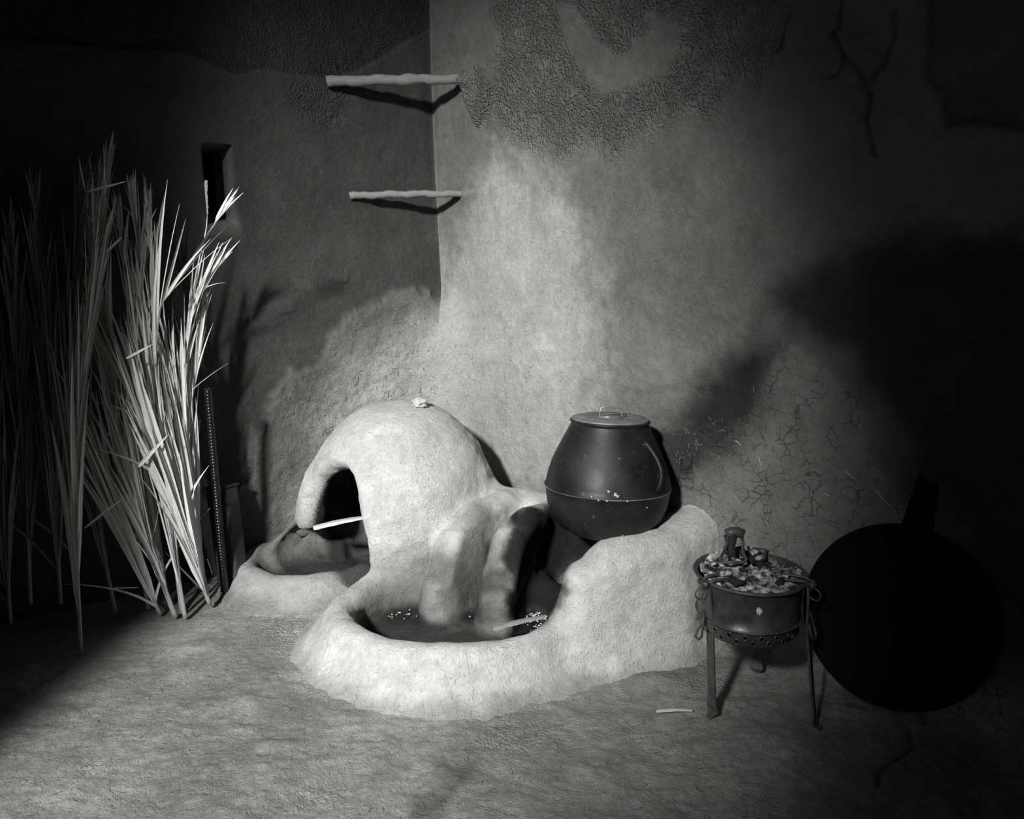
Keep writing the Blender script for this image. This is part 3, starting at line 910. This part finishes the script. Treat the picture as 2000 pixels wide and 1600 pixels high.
# kindling and straws -----------------------------------------------------
def slat(name, a, b_, w, t, m, label, cat, split=True):
    a = Vector(a); b_ = Vector(b_); d = (b_ - a)
    n = 14; v = []; f = []
    up = Vector((0, 0, 1)); sd = d.cross(up).normalized(); up = sd.cross(d.normalized()).normalized()
    for i in range(n):
        s = i / (n - 1)
        ww = w * (0.55 + 0.45 * math.sin(0.5 + 2.2 * s)) * (1 + .08 * math.sin(s * 19))
        tt = t * (0.8 + .2 * math.sin(3 * s + 1))
        c = a + d * s + up * (0.006 * math.sin(2.5 * s)) - a
        v += [c - sd * ww / 2 - up * tt / 2, c + sd * ww / 2 - up * tt / 2, c + sd * ww * .42 + up * tt / 2, c - sd * ww * .40 + up * tt * .35]
    for i in range(n - 1):
        for k in range(4):
            f.append([i * 4 + k, i * 4 + (k + 1) % 4, i * 4 + 4 + (k + 1) % 4, i * 4 + 4 + k])
    f += [[3, 2, 1, 0], [4 * n - 4, 4 * n - 3, 4 * n - 2, 4 * n - 1]]
    o = mesh_obj(name, v, f, m, None, smooth=False); o.location = a
    return tag(o, label, cat)
slat('kindling', at(612, 1031, 3.30), at(712, 1012, 3.38), .034, .014, M_kindling, 'split pale piece of firewood lying in the mouth of the oven', 'firewood')
slat('kindling', at(962, 1228, 2.67), at(1066, 1206, 2.70), .022, .012, M_wood, 'dark flat stick lying along the inner front rim of the fire bowl', 'stick')
slat('twig', at(1282, 1389, 2.37), at(1352, 1390, 2.365), .010, .008, M_straw, 'thin pale twig on the floor left of the brazier foot', 'twig')

mb = MB(); g0 = at(418, 1108, 3.32); w0 = Vector((g0.x, 3.32, 0.012))
P = [at(405, 1092, 3.38), at(417, 1128, 3.34), at(424, 1131, 3.33), at(445, 1137, 3.31), at(470, 1146, 3.27), at(500, 1152, 3.25)]
for p in P: p.z = max(p.z, 0.012)
P = [p - P[1] for p in P]; mb.tube(P, 0.0018, 5)
o = mb.build('bent_wire', M_straw); o.location = at(417, 1128, 3.34); tag(o, 'thin pale bent stalk lying on the floor between the palm fronds and the oven rim', 'stalk')

# loose straw stuck in plaster and strewn on floor (uncountable)
def straw_bits(name, pts, parent, m=M_straw, label=None):
    """pts = list of (point, tangent, normal, length, radius, curve)"""
    mb = MB()
    for (p, t_, n_, L_, r, cv) in pts:
        t_ = Vector(t_).normalized(); n_ = Vector(n_).normalized(); s_ = t_.cross(n_)
        P = [Vector(p) + t_ * L_ * (k - .5) + n_ * (0.001 + cv * 0.12 * L_ * (0.25 - (k - .5) ** 2)) + s_ * cv * L_ * (0.25 - (k - .5) ** 2) for k in (0, .33, .67, 1)]
        mb.tube(P, [r, r, r * .9, r * .5], 4, cap=False)
    o = mb.build(name, m, parent)
    o['kind'] = 'stuff'
    if label: o['label'] = label
    return o
def wall_spot(side, u, z):
    h = join_h(wall_height(side, np.array([u]), np.array([z]))[0], np.array([u]), np.array([z]))
    x, y = wall_points(side, np.array([u]), np.array([z]), h)
    return Vector((float(x[0]), float(y[0]), z))
def wall_straws(side, polys, par, r0, seed):
    rr_ = random.Random(seed); out = []
    n = Vector((*(NL if side == 'L' else NR), 0)); d = Vector((*(DL if side == 'L' else DR), 0))
    US, ZS, LL = [], [], []
    for poly, count, lmin, lmax in polys:
        pg = wpoly(side, poly)
        us = [p[0] for p in pg]; zs = [p[1] for p in pg]
        k = 0
        while k < count:
            u = rr_.uniform(min(us), max(us)); z = rr_.uniform(min(zs), max(zs))
            if u < 0.02: k += 1; continue
            if poly_sd(np.array([u]), np.array([z]), pg)[0] < 0:
                US.append(u); ZS.append(z); LL.append(lmin + (lmax - lmin) * rr_.random() ** 2.5); k += 1
    US = np.array(US); ZS = np.array(ZS)
    h = join_h(wall_height(side, US, ZS)[0], US, ZS)
    x, y = wall_points(side, US, ZS, h)
    for i in range(len(US)):
        a = rr_.uniform(0, math.pi)
        t_ = d * math.cos(a) + Vector((0, 0, 1)) * math.sin(a) + n * rr_.uniform(-.1, .12)
        out.append((Vector((x[i], y[i], ZS[i])), t_, n, LL[i], r0 * rr_.uniform(.6, 1.3), rr_.uniform(-.8, .8)))
    return straw_bits('embedded_straw', out, par)
M_straw_l = plain('plaster_straw', 0.20, 0.8, var=0.4, vscale=12)
ws = M_straw
wall_straws('L', [([(450, 1040), (500, 830), (560, 740), (640, 660), (760, 580), (900, 590), (900, 1000)], 1100, .010, .06),
                  ([(480, 980), (560, 760), (640, 760), (700, 860), (600, 960)], 60, .03, .09)], wall_left, .0011, 5).data.materials[0] = M_straw_l
wall_straws('R', [([(860, 600), (1040, 590), (1060, 760), (1000, 900), (860, 900)], 350, .008, .04),
                  ([(1350, 850), (1560, 680), (1700, 860), (1760, 1080), (1500, 1120), (1400, 1000)], 90, .008, .035),
                  ([(1280, 820), (1420, 800), (1480, 880), (1400, 960), (1320, 900)], 70, .01, .035),
                  ([(900, 30), (1500, 30), (1500, 700), (1000, 800)], 250, .006, .02)], wall_right, .0009, 6).data.materials[0] = M_straw_l
# a few long bright stems low on the right wall
out = []
n = Vector((*NR, 0)); d = Vector((*DR, 0))
for (a, b_) in (((1655, 917), (1680, 938)), ((1716, 955), (1745, 988)), ((1612, 960), (1628, 966)), ((1650, 962), (1654, 955)), ((1486, 890), (1492, 908)), ((1440, 858), (1452, 868))):
    pa_ = wall_spot('R', *on_wall('R', *a)) + n * .006; pb_ = wall_spot('R', *on_wall('R', *b_)) + n * .006
    out.append(((pa_ + pb_) / 2, pb_ - pa_, n, (pb_ - pa_).length, .0016, 0.05))
straw_bits('loose_stem', out, wall_right, M_kindling)
# floor litter
rr_ = random.Random(9); out = []
FX = np.array([rr_.uniform(-1.5, 1.6) for _ in range(900)]); FY = np.array([rr_.uniform(1.75, 3.2) for _ in range(900)])
FH = floor_h(FX, FY)
for i in range(900):
    if (FX[i] - COR[0]) * NR[0] + (FY[i] - COR[1]) * NR[1] < .12 or (FX[i] - COR[0]) * NL[0] + (FY[i] - COR[1]) * NL[1] < .12: continue
    if np.hypot((FX[i] + .2) / .62, (FY[i] - 2.9) / .5) < 1 or (FX[i] > .1 and FX[i] < .85 and FY[i] > 2.5): continue
    a = rr_.gauss(0.2, .7); L_ = .006 + .03 * rr_.random() ** 4
    out.append((Vector((FX[i], FY[i], FH[i] + .0015)), (math.cos(a), math.sin(a), 0), (0, 0, 1), L_, .0009 * rr_.uniform(.5, 1.2), rr_.uniform(-.5, .5)))
o = straw_bits('straw_litter', out, None, M_straw_l); tag(o, 'scattered chopped straw and specks littering the earth floor', 'straw')

# ash flakes and embers in the bowl
mbf = MB(); rr_ = random.Random(12)
def flakes(mb, c, sx, sy, cnt, s0, s1, z):
    for i in range(cnt):
        p = Vector((c[0] + rr_.gauss(0, sx), c[1] + rr_.gauss(0, sy), z + rr_.uniform(0, .006)))
        s = rr_.uniform(s0, s1); a = rr_.uniform(0, 6.28)
        R_ = Matrix.Rotation(a, 3, 'Z') @ Matrix.Rotation(rr_.uniform(-.5, .5), 3, 'X')
        mb.box(p, (s * 1.8, s, s * .35), R_)
pA = at(885, 1172, 3.07); pB = at(800, 1172, 3.03); pC = at(1045, 1178, 3.02)
flakes(mbf, (pA.x, 3.0), .04, .02, 50, .002, .006, 0.034)
flakes(mbf, (pB.x, 2.98), .07, .025, 22, .002, .005, 0.036)
flakes(mbf, (pC.x, 2.99), .035, .05, 120, .0015, .006, 0.036)
o = mbf.build('white_ash', M_white, None, smooth=False); tag(o, 'flakes of white ash scattered on the floor of the fire bowl', 'ash', kind='stuff')

# ------------------------------------------------------------------ brazier
BX, BY = 0.745, 2.40
br = empty('charcoal_brazier', (BX, BY, 0.0))
tag(br, 'round sheet-metal charcoal brazier on three iron legs, standing right of the clay hearth', 'brazier')
ZR = 0.470
drum = [(0.0, 0.292), (0.10, 0.290), (0.150, 0.292), (0.153, 0.296), (0.154, 0.325), (0.156, 0.335), (0.160, 0.338), (0.160, 0.344), (0.156, 0.347), (0.157, 0.40), (0.160, ZR - .012), (0.166, ZR - .004), (0.170, ZR), (0.165, ZR + .004), (0.158, ZR - .003), (0.152, ZR - .03), (0.150, 0.40), (0.0, 0.40)]
mb = MB(); mb.lathe(drum, 96, wob=lambda a, z: 0.004 * math.sin(a * 3 + 1) + .003 * math.sin(a * 8)); body = mb.build('drum', M_drum, br)
mb = MB(); mb.ring((0, 0, ZR), .170, .0055, seg=72, sub=8); mb.ring((0, 0, .341), .160, .004, seg=72, sub=6); mb.build('hoop', M_iron, br)
# punched holes round the foot band
for row, (zz, off, cnt) in enumerate(((.322, 0, 20), (.306, .5, 20))):
    for k in range(cnt):
        a = 2 * math.pi * (k + off) / cnt
        dr = Vector((math.cos(a), math.sin(a), 0))
        mb = MB(); mb.ring(dr * .1545 + Vector((0, 0, zz)), .0080, .0028, ax=dr, seg=14, sub=6)
        v_ = [dr * .1548 + Vector((0, 0, zz)) + (dr.cross(Vector((0, 0, 1))) * math.cos(q) + Vector((0, 0, 1)) * math.sin(q)) * .0066 for q in [i * math.pi / 5 for i in range(10)]]
        mb.build('punched_lip', M_drum, body)
        m2 = MB(); m2.add(v_, [list(range(10))]); 
        m2.build('air_hole', M_pan, body, smooth=False)
# legs: flat iron straps with turned-out feet
def leg(ang, foot_r):
    dr = Vector((math.cos(ang), math.sin(ang), 0)); sd = Vector((-math.sin(ang), math.cos(ang), 0))
    path = [(.176, ZR + .004), (.178, .42), (.176, .34), (.184, .25), (.192, .16), (.198, .085), (.203, .05), (.200, .028), (.210, .012), (.222, .007)]
    path = [(a_ + (foot_r - .21) * (1 - z_ / ZR), z_) for a_, z_ in path]
    v = []; f = []
    for i, (r_, z_) in enumerate(path):
        w = .0155 if i < 6 else .0155 + .004 * (i - 5) * (1 if i < 8 else -.3)
        p = dr * r_ + Vector((0, 0, z_))
        a2 = path[min(i + 1, len(path) - 1)]; a1 = path[max(0, i - 1)]
        tg = (dr * (a2[0] - a1[0]) + Vector((0, 0, a2[1] - a1[1]))).normalized(); nn = tg.cross(sd).normalized() * .004
        v += [p - sd * w - nn, p + sd * w - nn, p + sd * w + nn, p - sd * w + nn]
    for i in range(len(path) - 1):
        for k in range(4): f.append([i * 4 + k, i * 4 + (k + 1) % 4, i * 4 + 4 + (k + 1) % 4, i * 4 + 4 + k])
    f += [[3, 2, 1, 0], [4 * len(path) - 4 + k for k in range(4)]]
    lg = mesh_obj('leg', v, f, M_iron, br, smooth=False)
    bv = lg.modifiers.new('bevel', 'BEVEL'); bv.width = .0015; bv.segments = 2
    # carrying loop hanging at the leg and forked bracket over the rim
    mb = MB()
    q0 = dr * .182 + Vector((0, 0, .385))
    P = [q0, q0 + dr * .010 + sd * .012 + Vector((0, 0, -.03)), q0 + dr * .022 + sd * .022 + Vector((0, 0, -.075)), q0 + dr * .024 + sd * .012 + Vector((0, 0, -.088)),
         q0 + dr * .022 - sd * .008 + Vector((0, 0, -.088)), q0 + dr * .014 - sd * .010 + Vector((0, 0, -.075)), q0 + Vector((0, 0, -.03))]
    mb.tube(P, .004, 6)
    mb.build('hanging_loop', M_iron, br)
    mb = MB()
    for s_ in (-1, 1):
        P = [dr * .188 + sd * s_ * .012 + Vector((0, 0, ZR + .004)), dr * .160 + sd * s_ * .016 + Vector((0, 0, ZR + .012)), dr * .11 + sd * s_ * .022 + Vector((0, 0, ZR + .008)), dr * .085 + sd * s_ * .010 + Vector((0, 0, ZR + .004)), dr * .075 + Vector((0, 0, ZR + .002))]
        mb.tube(P, .0048, 6)
    mb.tube([dr * .186 - sd * .018 + Vector((0, 0, ZR + .002)), dr * .190 + Vector((0, 0, ZR + .002)), dr * .186 + sd * .018 + Vector((0, 0, ZR + .002))], .010, 8)
    mb.ring(dr * .196 + Vector((0, 0, ZR - .030)), .018, .0032, ax=sd + dr * .3, seg=20, sub=6)
    mb.build('rim_bracket', M_iron, br)
aL = math.atan2(2.335 - BY, .622 - BX); aR = math.atan2(2.275 - BY, .955 - BX); aB = math.atan2(2.62 - BY, .86 - BX)
leg(aL, .127); leg(aR, .232); leg(aB, .236)
# ash, charcoal and crumpled foil in the pan
PX = np.linspace(-.155, .155, 90); AX, AY = np.meshgrid(PX, PX)
RR = np.hypot(AX, AY)
HH = ZR - .018 + .016 * fbm(AX, AY, 0, 22, 3, 301) + .020 * np.exp(-((AY - .0) / .07) ** 2) + .012 * np.abs(fbm(AX, AY, 0, 60, 2, 305)) + .028 * sstep(.06, .15, AY) * (0.8 + .5 * fbm(AX, AY, 2, 12, 2, 307))
i = np.arange(89)[:, None] * 90 + np.arange(89)[None, :]
q = np.stack([i, i + 1, i + 91, i + 90], -1).reshape(-1, 4)
q = q[RR.reshape(-1)[q].max(1) < .156]
m_coal, ntc, bc = nodes_of('ash_and_foil')
tcn = N(ntc, 'ShaderNodeTexCoord'); nn1 = N(ntc, 'ShaderNodeTexNoise', Scale=26.0, Detail=8.0, Roughness=.75); ntc.links.new(tcn.outputs['Object'], nn1.inputs['Vector'])
rp = N(ntc, 'ShaderNodeValToRGB'); rp.color_ramp.elements[0].position = .44; rp.color_ramp.elements[0].color = grey(.012); rp.color_ramp.elements[1].position = .60; rp.color_ramp.elements[1].color = grey(.7)
ntc.links.new(nn1.outputs['Fac'], rp.inputs[0]); ntc.links.new(rp.outputs[0], bc.inputs['Base Color']); bc.inputs['Roughness'].default_value = .6
bpn = N(ntc, 'ShaderNodeBump'); bpn.inputs['Strength'].default_value = .9; bpn.inputs['Distance'].default_value = .01; ntc.links.new(nn1.outputs['Fac'], bpn.inputs['Height']); ntc.links.new(bpn.outputs[0], bc.inputs['Normal'])
mesh_obj('ash_bed', np.stack([AX, AY, HH], -1).reshape(-1, 3), q, m_coal, br)
rr_ = random.Random(31)
coals = []
for k in range(15):
    a = rr_.uniform(0, 6.28); r_ = .13 * math.sqrt(rr_.random())
    o = lump('charcoal_piece', (BX + r_ * math.cos(a), BY + r_ * math.sin(a), ZR + .000 + .012 * rr_.random() + max(0, .018 * (math.sin(a) * r_ / .13))), rr_.uniform(.010, .019), m_coal if rr_.random() < .6 else M_char, 40 + k, jag=.5, sq=(1.3, .8, .7), sub=2, rot=rr_.uniform(0, 3))
    tag(o, 'knob of ashy charcoal heaped in the brazier', 'charcoal', 'charcoal heaped in the brazier')
# iron lifting handle at the back of the rim
hd = empty('iron_lifter', (BX - .035, BY + .03, ZR + .030)); tag(hd, 'small dark iron handle with a triangular wire loop resting on the ashes of the brazier', 'handle')
hd.scale = (1.25, 1.25, 1.25)
mb = MB(); mb.tube([(-.018, .045, .05), (-.004, .046, .056), (.012, .046, .056), (.024, .045, .05)], .013, 10)
mb.build('grip', M_iron, hd)
mb = MB(); mb.tube([(-.022, .044, .048), (-.020, .025, .032), (-.034, .005, .016), (-.046, -.012, .004), (-.040, -.022, .0), (-.015, -.026, .004), (.010, -.024, .0), (.020, -.014, .004), (.014, .005, .018), (.020, .025, .034), (.022, .044, .048)], .0042, 8)
mb.build('wire_loop', M_iron, hd)
mb = MB(); mb.tube([(0, .045, .05), (-.01, .03, .02), (-.005, .02, -.01)], .012, 8); mb.build('stem', M_char, hd)
# star-shaped glint on the drum, painted as a white patch
v_ = []; rr_ = random.Random(4)
aw = math.radians(-95.5)
sp = []
for k in range(22):
    q_ = 2 * math.pi * k / 22; r_ = .0125 * (1.0 if k % 2 else .62) * rr_.uniform(.75, 1.2)
    aa_ = aw + r_ * math.cos(q_) / .158 * 1.0; sp.append(Vector((.1600 * math.cos(aa_), .1600 * math.sin(aa_), .415 + r_ * math.sin(q_) * 1.1)))
cpt = Vector((.1612 * math.cos(aw), .1612 * math.sin(aw), .415))
mesh_obj('painted_glint', sp + [cpt], [[k, (k + 1) % 22, 22] for k in range(22)], M_white, body, smooth=False)

# ------------------------------------------------------------------ great black pan leaning on the right wall
pc = at(1752, 1203, 2.335)
pan = empty('griddle_pan', (0, 0, 0)); tag(pan, 'huge black round iron pan leaning against the dark right wall, handle upward', 'pan')
yaw = math.radians(38); tilt = math.radians(17)
Rm = Matrix.Rotation(-yaw, 4, 'Z') @ Matrix.Rotation(-tilt, 4, 'X') @ Matrix.Rotation(math.radians(90), 4, 'X')
RP = 0.282
pan.matrix_world = Matrix.Translation(pc) @ Rm
mb = MB(); mb.lathe([(0, -.020), (.10, -.022), (.20, -.016), (.26, -.004), (RP - .006, .004), (RP, .010), (RP - .004, .014), (RP - .012, .010), (.255, .004), (.2, -.006), (.1, -.012), (0, -.011)], 96)
mb.build('dish', M_pan, pan)
mb = MB(); ha = math.radians(87)
hd_ = Vector((math.cos(ha), math.sin(ha), 0)); sd_ = Vector((-hd_.y, hd_.x, 0))
v = []; f = []
for i in range(12):
    s = i / 11; w = .046 - .026 * s if i < 11 else .014
    p = hd_ * (RP - .03 + .33 * s) + Vector((0, 0, .006 - .01 * s))
    v += [p - sd_ * w + Vector((0, 0, -.007)), p + sd_ * w + Vector((0, 0, -.007)), p + sd_ * w + Vector((0, 0, .007)), p - sd_ * w + Vector((0, 0, .007))]
for i in range(11):
    for k in range(4): f.append([i * 4 + k, i * 4 + (k + 1) % 4, i * 4 + 4 + (k + 1) % 4, i * 4 + 4 + k])
f += [[3, 2, 1, 0], [44, 45, 46, 47]]
ho = mesh_obj('handle', v, f, M_pan, pan, smooth=False); bv = ho.modifiers.new('bevel', 'BEVEL'); bv.width = .004; bv.segments = 2

# ------------------------------------------------------------------ ridged tube and tin behind the fronds
ta = at(406, 760, 3.18); tb_ = at(437, 1130, 3.25); tb_.z = 0.02
tube_o = empty('ridged_tube', tb_); tag(tube_o, 'glossy dark ringed tube standing upright against the wall right of the palm fronds', 'tube')
mb = MB(); P = []; R = []
vec = ta - tb_; n_ = 620
for i in range(n_):
    s = i / (n_ - 1); P.append(vec * s)
    rr0 = .0165 - .002 * s
    ph = (s * vec.length / .0135) % 1.0
    R.append(rr0 * (1 - .22 * max(0, 1 - abs(ph - .5) / .22)) if s > .5 else rr0 * (1 - .15 * max(0, 1 - abs(ph - .5) / .3)))
mb.tube(P, R, 20); mb.build('shaft', M_gloss, tube_o)
mb = MB(); mb.ring(vec * 1.0, .0125, .0025, ax=vec, seg=24, sub=6); mb.build('mouth', M_gloss, tube_o)
tin = empty('metal_tin', (0, 0, 0)); tag(tin, 'tall dark metal tin leaning against the wall between the fronds and the oven rim', 'tin')
c0 = at(449, 1030, 3.36)
Rt = Matrix.Rotation(math.radians(-22), 4, 'Z') @ Matrix.Rotation(math.radians(-9), 4, 'Y') @ Matrix.Rotation(math.radians(-6), 4, 'X')
tin.matrix_world = Matrix.Translation((c0.x + .01, 3.33, 0.0)) @ Rt
mb = MB(); mb.box((0, 0, .225), (.115, .085, .44)); mb.build('body', M_tin, tin, smooth=False, bevel=.016)
mb = MB(); mb.box((0, 0, .446), (.122, .092, .012)); mb.build('lid', M_tin, tin, smooth=False, bevel=.005)

# ------------------------------------------------------------------ palm fronds
def bez(P, s):
    n = len(P) - 1
    if n == 0: return P[0]
    x = s * n; i = min(int(x), n - 1); t = x - i
    p0 = P[max(i - 1, 0)]; p1 = P[i]; p2 = P[i + 1]; p3 = P[min(i + 2, n)]
    return 0.5 * ((2 * p1) + (-p0 + p2) * t + (2 * p0 - 5 * p1 + 4 * p2 - p3) * t * t + (-p0 + 3 * p1 - 3 * p2 + p3) * t * t * t)

def blade(mb, p0, dir_, side, L_, w, sag, twist, rr_, view):
    """one folded leaflet"""
    n = 8; v = []; f = []
    dir_ = dir_.normalized()
    wn = dir_.cross(view).normalized()
    wn = (Matrix.Rotation(twist, 3, dir_) @ wn).normalized()
    nn = dir_.cross(wn).normalized()
    curl = rr_.uniform(-.4, .4)
    for i in range(n):
        s = i / (n - 1)
        ww = w * (min(1, .35 + s * 4) * (1 - s ** 2.2)) + .0006
        c = p0 + dir_ * (L_ * s) + side * (sag * L_ * s * s) + nn * (curl * .08 * L_ * s * s) + Vector((0, 0, -0.05 * L_ * s ** 3))
        v += [c - wn * ww / 2 + nn * ww * .32, c, c + wn * ww / 2 + nn * ww * .32]
    for i in range(n - 1):
        a = i * 3
        f += [[a, a + 1, a + 4, a + 3], [a + 1, a + 2, a + 5, a + 4]]
    mb.add(v, f)

def frond(pts, label, nl=26, spread=0.22, Lf=(.30, .50), w=.017, side_bias=0.0, seed=0, r0=.009, s0=.12, s1=1.0, fan=1.0, tipspray=True, shaded=False):
    rr_ = random.Random(seed)
    P = [Vector(p) for p in pts]
    base = P[0].copy()
    t = empty('palm_frond', base); tag(t, label, 'palm frond', 'dried palm fronds leaning in the corner')
    Q = [bez(P, k / 30) - base for k in range(31)]
    mb = MB(); mb.tube(Q, [r0 * (1 - .80 * (k / 30) ** 1.3) for k in range(31)], 8, flat=.7)
    mb.build('midrib', M_rib, t)
    mb = MB()
    view = (base - Vector((0, 0, CAMH))).normalized()
    nl = int(nl * 1.7); w = w * 1.3; spread = spread * .75; s0 = min(s0, .08); Lf = (Lf[0] * 1.0, Lf[1] * 1.1)
    tot = sum((P[i + 1] - P[i]).length for i in range(len(P) - 1))
    for k in range(nl):
        u_ = (k + rr_.random() * .8) / nl
        s = s0 + (s1 - s0) * u_ ** 1.25
        p = bez(P, s) - base; q = bez(P, min(1, s + .03)) - bez(P, max(0, s - .03))
        tg = q.normalized()
        lat = tg.cross(view).normalized()
        sg = 1 if rr_.random() < .5 + side_bias * .5 else -1
        low = 1 - s
        sp_ = spread * fan * rr_.uniform(.15, 1.15) * (.55 + .6 * s)
        d_ = (tg + lat * sg * sp_ + view * rr_.uniform(-.13, .04)).normalized()
        L_ = min(.72, tot * (1.06 - s) * .62) * rr_.uniform(.62, 1.05) + .08
        stray = rr_.random() < .05
        if stray: d_ = (d_ + lat * sg * rr_.uniform(.15, .45)).normalized(); L_ *= .45
        blade(mb, p, d_, lat * sg, L_, w * rr_.uniform(.45, 1.35) * (1 - .45 * s) * (.6 if stray else 1), rr_.uniform(-.10, .06) + (rr_.uniform(-.2, .6) if stray else 0), rr_.uniform(-1.2, 1.2), rr_, view)
    if tipspray:
        for k in range(5):
            p = bez(P, .97) - base; tg = (bez(P, 1) - bez(P, .93)).normalized(); lat = tg.cross(view).normalized()
            blade(mb, p, tg + lat * rr_.uniform(-.15, .15), lat, rr_.uniform(.10, .22), w * .6, 0, rr_.uniform(-.6, .6), rr_, view)
    mb.build('leaflets', M_leaf_shaded if shaded else M_leaf, t)
    return t

def fp(*a):   # (px, py, y) list -> points, ground kept
    out = []
    for (px_, py_, y_) in a:
        p = at(px_, py_, y_)
        for _ in range(60):
            if (p.x - COR[0]) * NL[0] + (p.y - COR[1]) * NL[1] > 0.09: break
            y_ -= 0.012; p = at(px_, py_, y_)
        out.append(p)
    out[0].z = max(out[0].z, 0.008)
    return out
# lit fronds
frond(fp((410, 1183, 3.12), (352, 1010, 3.08), (298, 850, 3.10), (235, 720, 3.14), (185, 590, 3.18)), 'palm frond with the brightest broad blades, its cut foot the rightmost of the bundle', 46, .16, (.42, .62), .021, .1, 1, .009, .03, .85)
frond(fp((408, 1175, 3.14), (385, 1050, 3.13), (365, 900, 3.16), (352, 760, 3.2), (380, 600, 3.25), (405, 545, 3.28)), 'palm frond whose spiky tip fans out below the wall slit, right edge of the bundle', 30, .22, (.22, .38), .015, .1, 2, .007, .25, 1.0)
frond(fp((313, 1203, 3.05), (262, 1080, 3.06), (215, 950, 3.08), (180, 820, 3.12), (160, 640, 3.18)), 'palm frond with closely pleated grey blades, foot left of the middle of the bundle', 40, .14, (.35, .5), .018, .5, 3, .008, .03, .6)
frond(fp((343, 1210, 3.03), (308, 1110, 3.05), (280, 1000, 3.08), (262, 850, 3.14), (250, 640, 3.2), (235, 440, 3.26)), 'palm frond with a bare round stem foot in the middle of the bundle', 34, .14, (.3, .5), .016, 0, 4, .011, .25, 1)
frond(fp((362, 1212, 3.02), (342, 1080, 3.06), (325, 900, 3.12), (303, 720, 3.18), (300, 540, 3.24), (292, 420, 3.30)), 'tall palm frond with a splintered foot, its tip fraying left of the wall slit', 40, .14, (.28, .48), .016, 0, 5, .009, .2, 1)
frond(fp((355, 1205, 3.06), (330, 1000, 3.10), (306, 800, 3.12), (310, 620, 3.12), (340, 560, 3.10), (430, 420, 3.06)), 'palm frond with its tip bent over to the right across the wall slit', 12, .10, (.25, .4), .014, 0, 6, .007, .35, 1)
frond(fp((160, 1290, 2.75), (150, 1090, 2.84), (148, 900, 2.93), (170, 700, 3.03), (192, 520, 3.12), (210, 330, 3.22)), 'long narrow palm frond standing foremost, its foot farthest forward on the floor', 44, .12, (.40, .62), .016, .35, 7, .0085, .10, 1)
frond(fp((290, 1190, 3.10), (255, 1000, 3.12), (225, 830, 3.15), (200, 640, 3.2), (185, 480, 3.26), (190, 400, 3.3)), 'palm frond with tall straight grey blades, its tip reaching highest beside the shadowed left side', 44, .12, (.38, .6), .017, 0, 8, .008, .12, 1)
frond(fp((330, 1190, 3.14), (300, 1000, 3.16), (285, 820, 3.18), (270, 640, 3.23), (275, 520, 3.28), (262, 400, 3.32)), 'palm frond half hidden behind the bright ones, blades curling at mid height', 36, .15, (.3, .5), .015, 0, 9, .008, .2, 1)
frond(fp((385, 1120, 3.22), (380, 980, 3.22), (372, 820, 3.24), (385, 700, 3.26), (395, 620, 3.3)), 'short palm frond at the right rear of the bundle in front of the dark wall', 22, .15, (.2, .34), .015, .3, 10, .007, .3, 1)
# in shadow, with leaves painted darker as well
frond(fp((118, 1180, 2.98), (108, 1000, 3.0), (98, 820, 3.03), (85, 680, 3.06), (78, 560, 3.1), (70, 400, 3.15)), 'shadowed grey palm frond with a pale kinked stem left of the lit ones', 36, .18, (.35, .55), .016, 0, 11, shaded=True)
frond(fp((150, 1160, 3.05), (130, 1000, 3.08), (125, 820, 3.12), (140, 640, 3.16), (150, 480, 3.2), (160, 380, 3.24)), 'shadowed palm frond just behind the foremost long one', 36, .18, (.35, .55), .016, 0, 12, shaded=True)
frond(fp((60, 1180, 2.95), (50, 1000, 2.98), (40, 820, 3.02), (30, 640, 3.06), (20, 480, 3.1)), 'nearly black palm frond at the left edge of the heap', 34, .22, (.35, .55), .016, 0, 13, shaded=True)
frond(fp((225, 1195, 3.05), (190, 1020, 3.08), (160, 860, 3.1), (120, 700, 3.14), (90, 560, 3.18)), 'shadowed palm frond slanting left behind the foremost stem', 34, .18, (.35, .55), .016, 0, 14, shaded=True)
frond(fp((20, 1220, 2.9), (5, 1000, 2.92), (-20, 800, 2.98), (-50, 620, 3.0)), 'palm frond cut by the left edge of the view', 26, .22, (.35, .55), .016, .5, 15, shaded=True)
# stray broken leaflets across the bundle
for k, (a, b_, y) in enumerate((((270, 912), (330, 848), 2.98), ((165, 1032), (240, 975), 2.95), ((246, 700), (300, 672), 3.0), ((207, 494), (240, 462), 3.1), ((172, 375), (248, 355), 3.1), ((222, 1148), (272, 1148), 3.02))):
    mb = MB(); p0 = at(a[0], a[1], y); p1 = at(b_[0], b_[1], y + .02)
    blade(mb, Vector((0, 0, 0)), p1 - p0, Vector((0, 0, 1)), (p1 - p0).length, .010 if k != 0 else .016, .06, .2, random.Random(k), Vector((0, 1, 0)))
    o = mb.build('loose_leaflet', M_leaf); o.location = p0
    tag(o, ['short broad leaflet lying crosswise over the brightest frond', 'thin pale leaflet crossing the foremost frond low down', 'arched loose leaflet across the middle of the bundle',
            'short loose leaflet near the tips, slanting up to the right', 'fine loose leaflet lying nearly level across the highest tips', 'single loose leaflet lying level near the feet of the bundle'][k], 'leaflet')
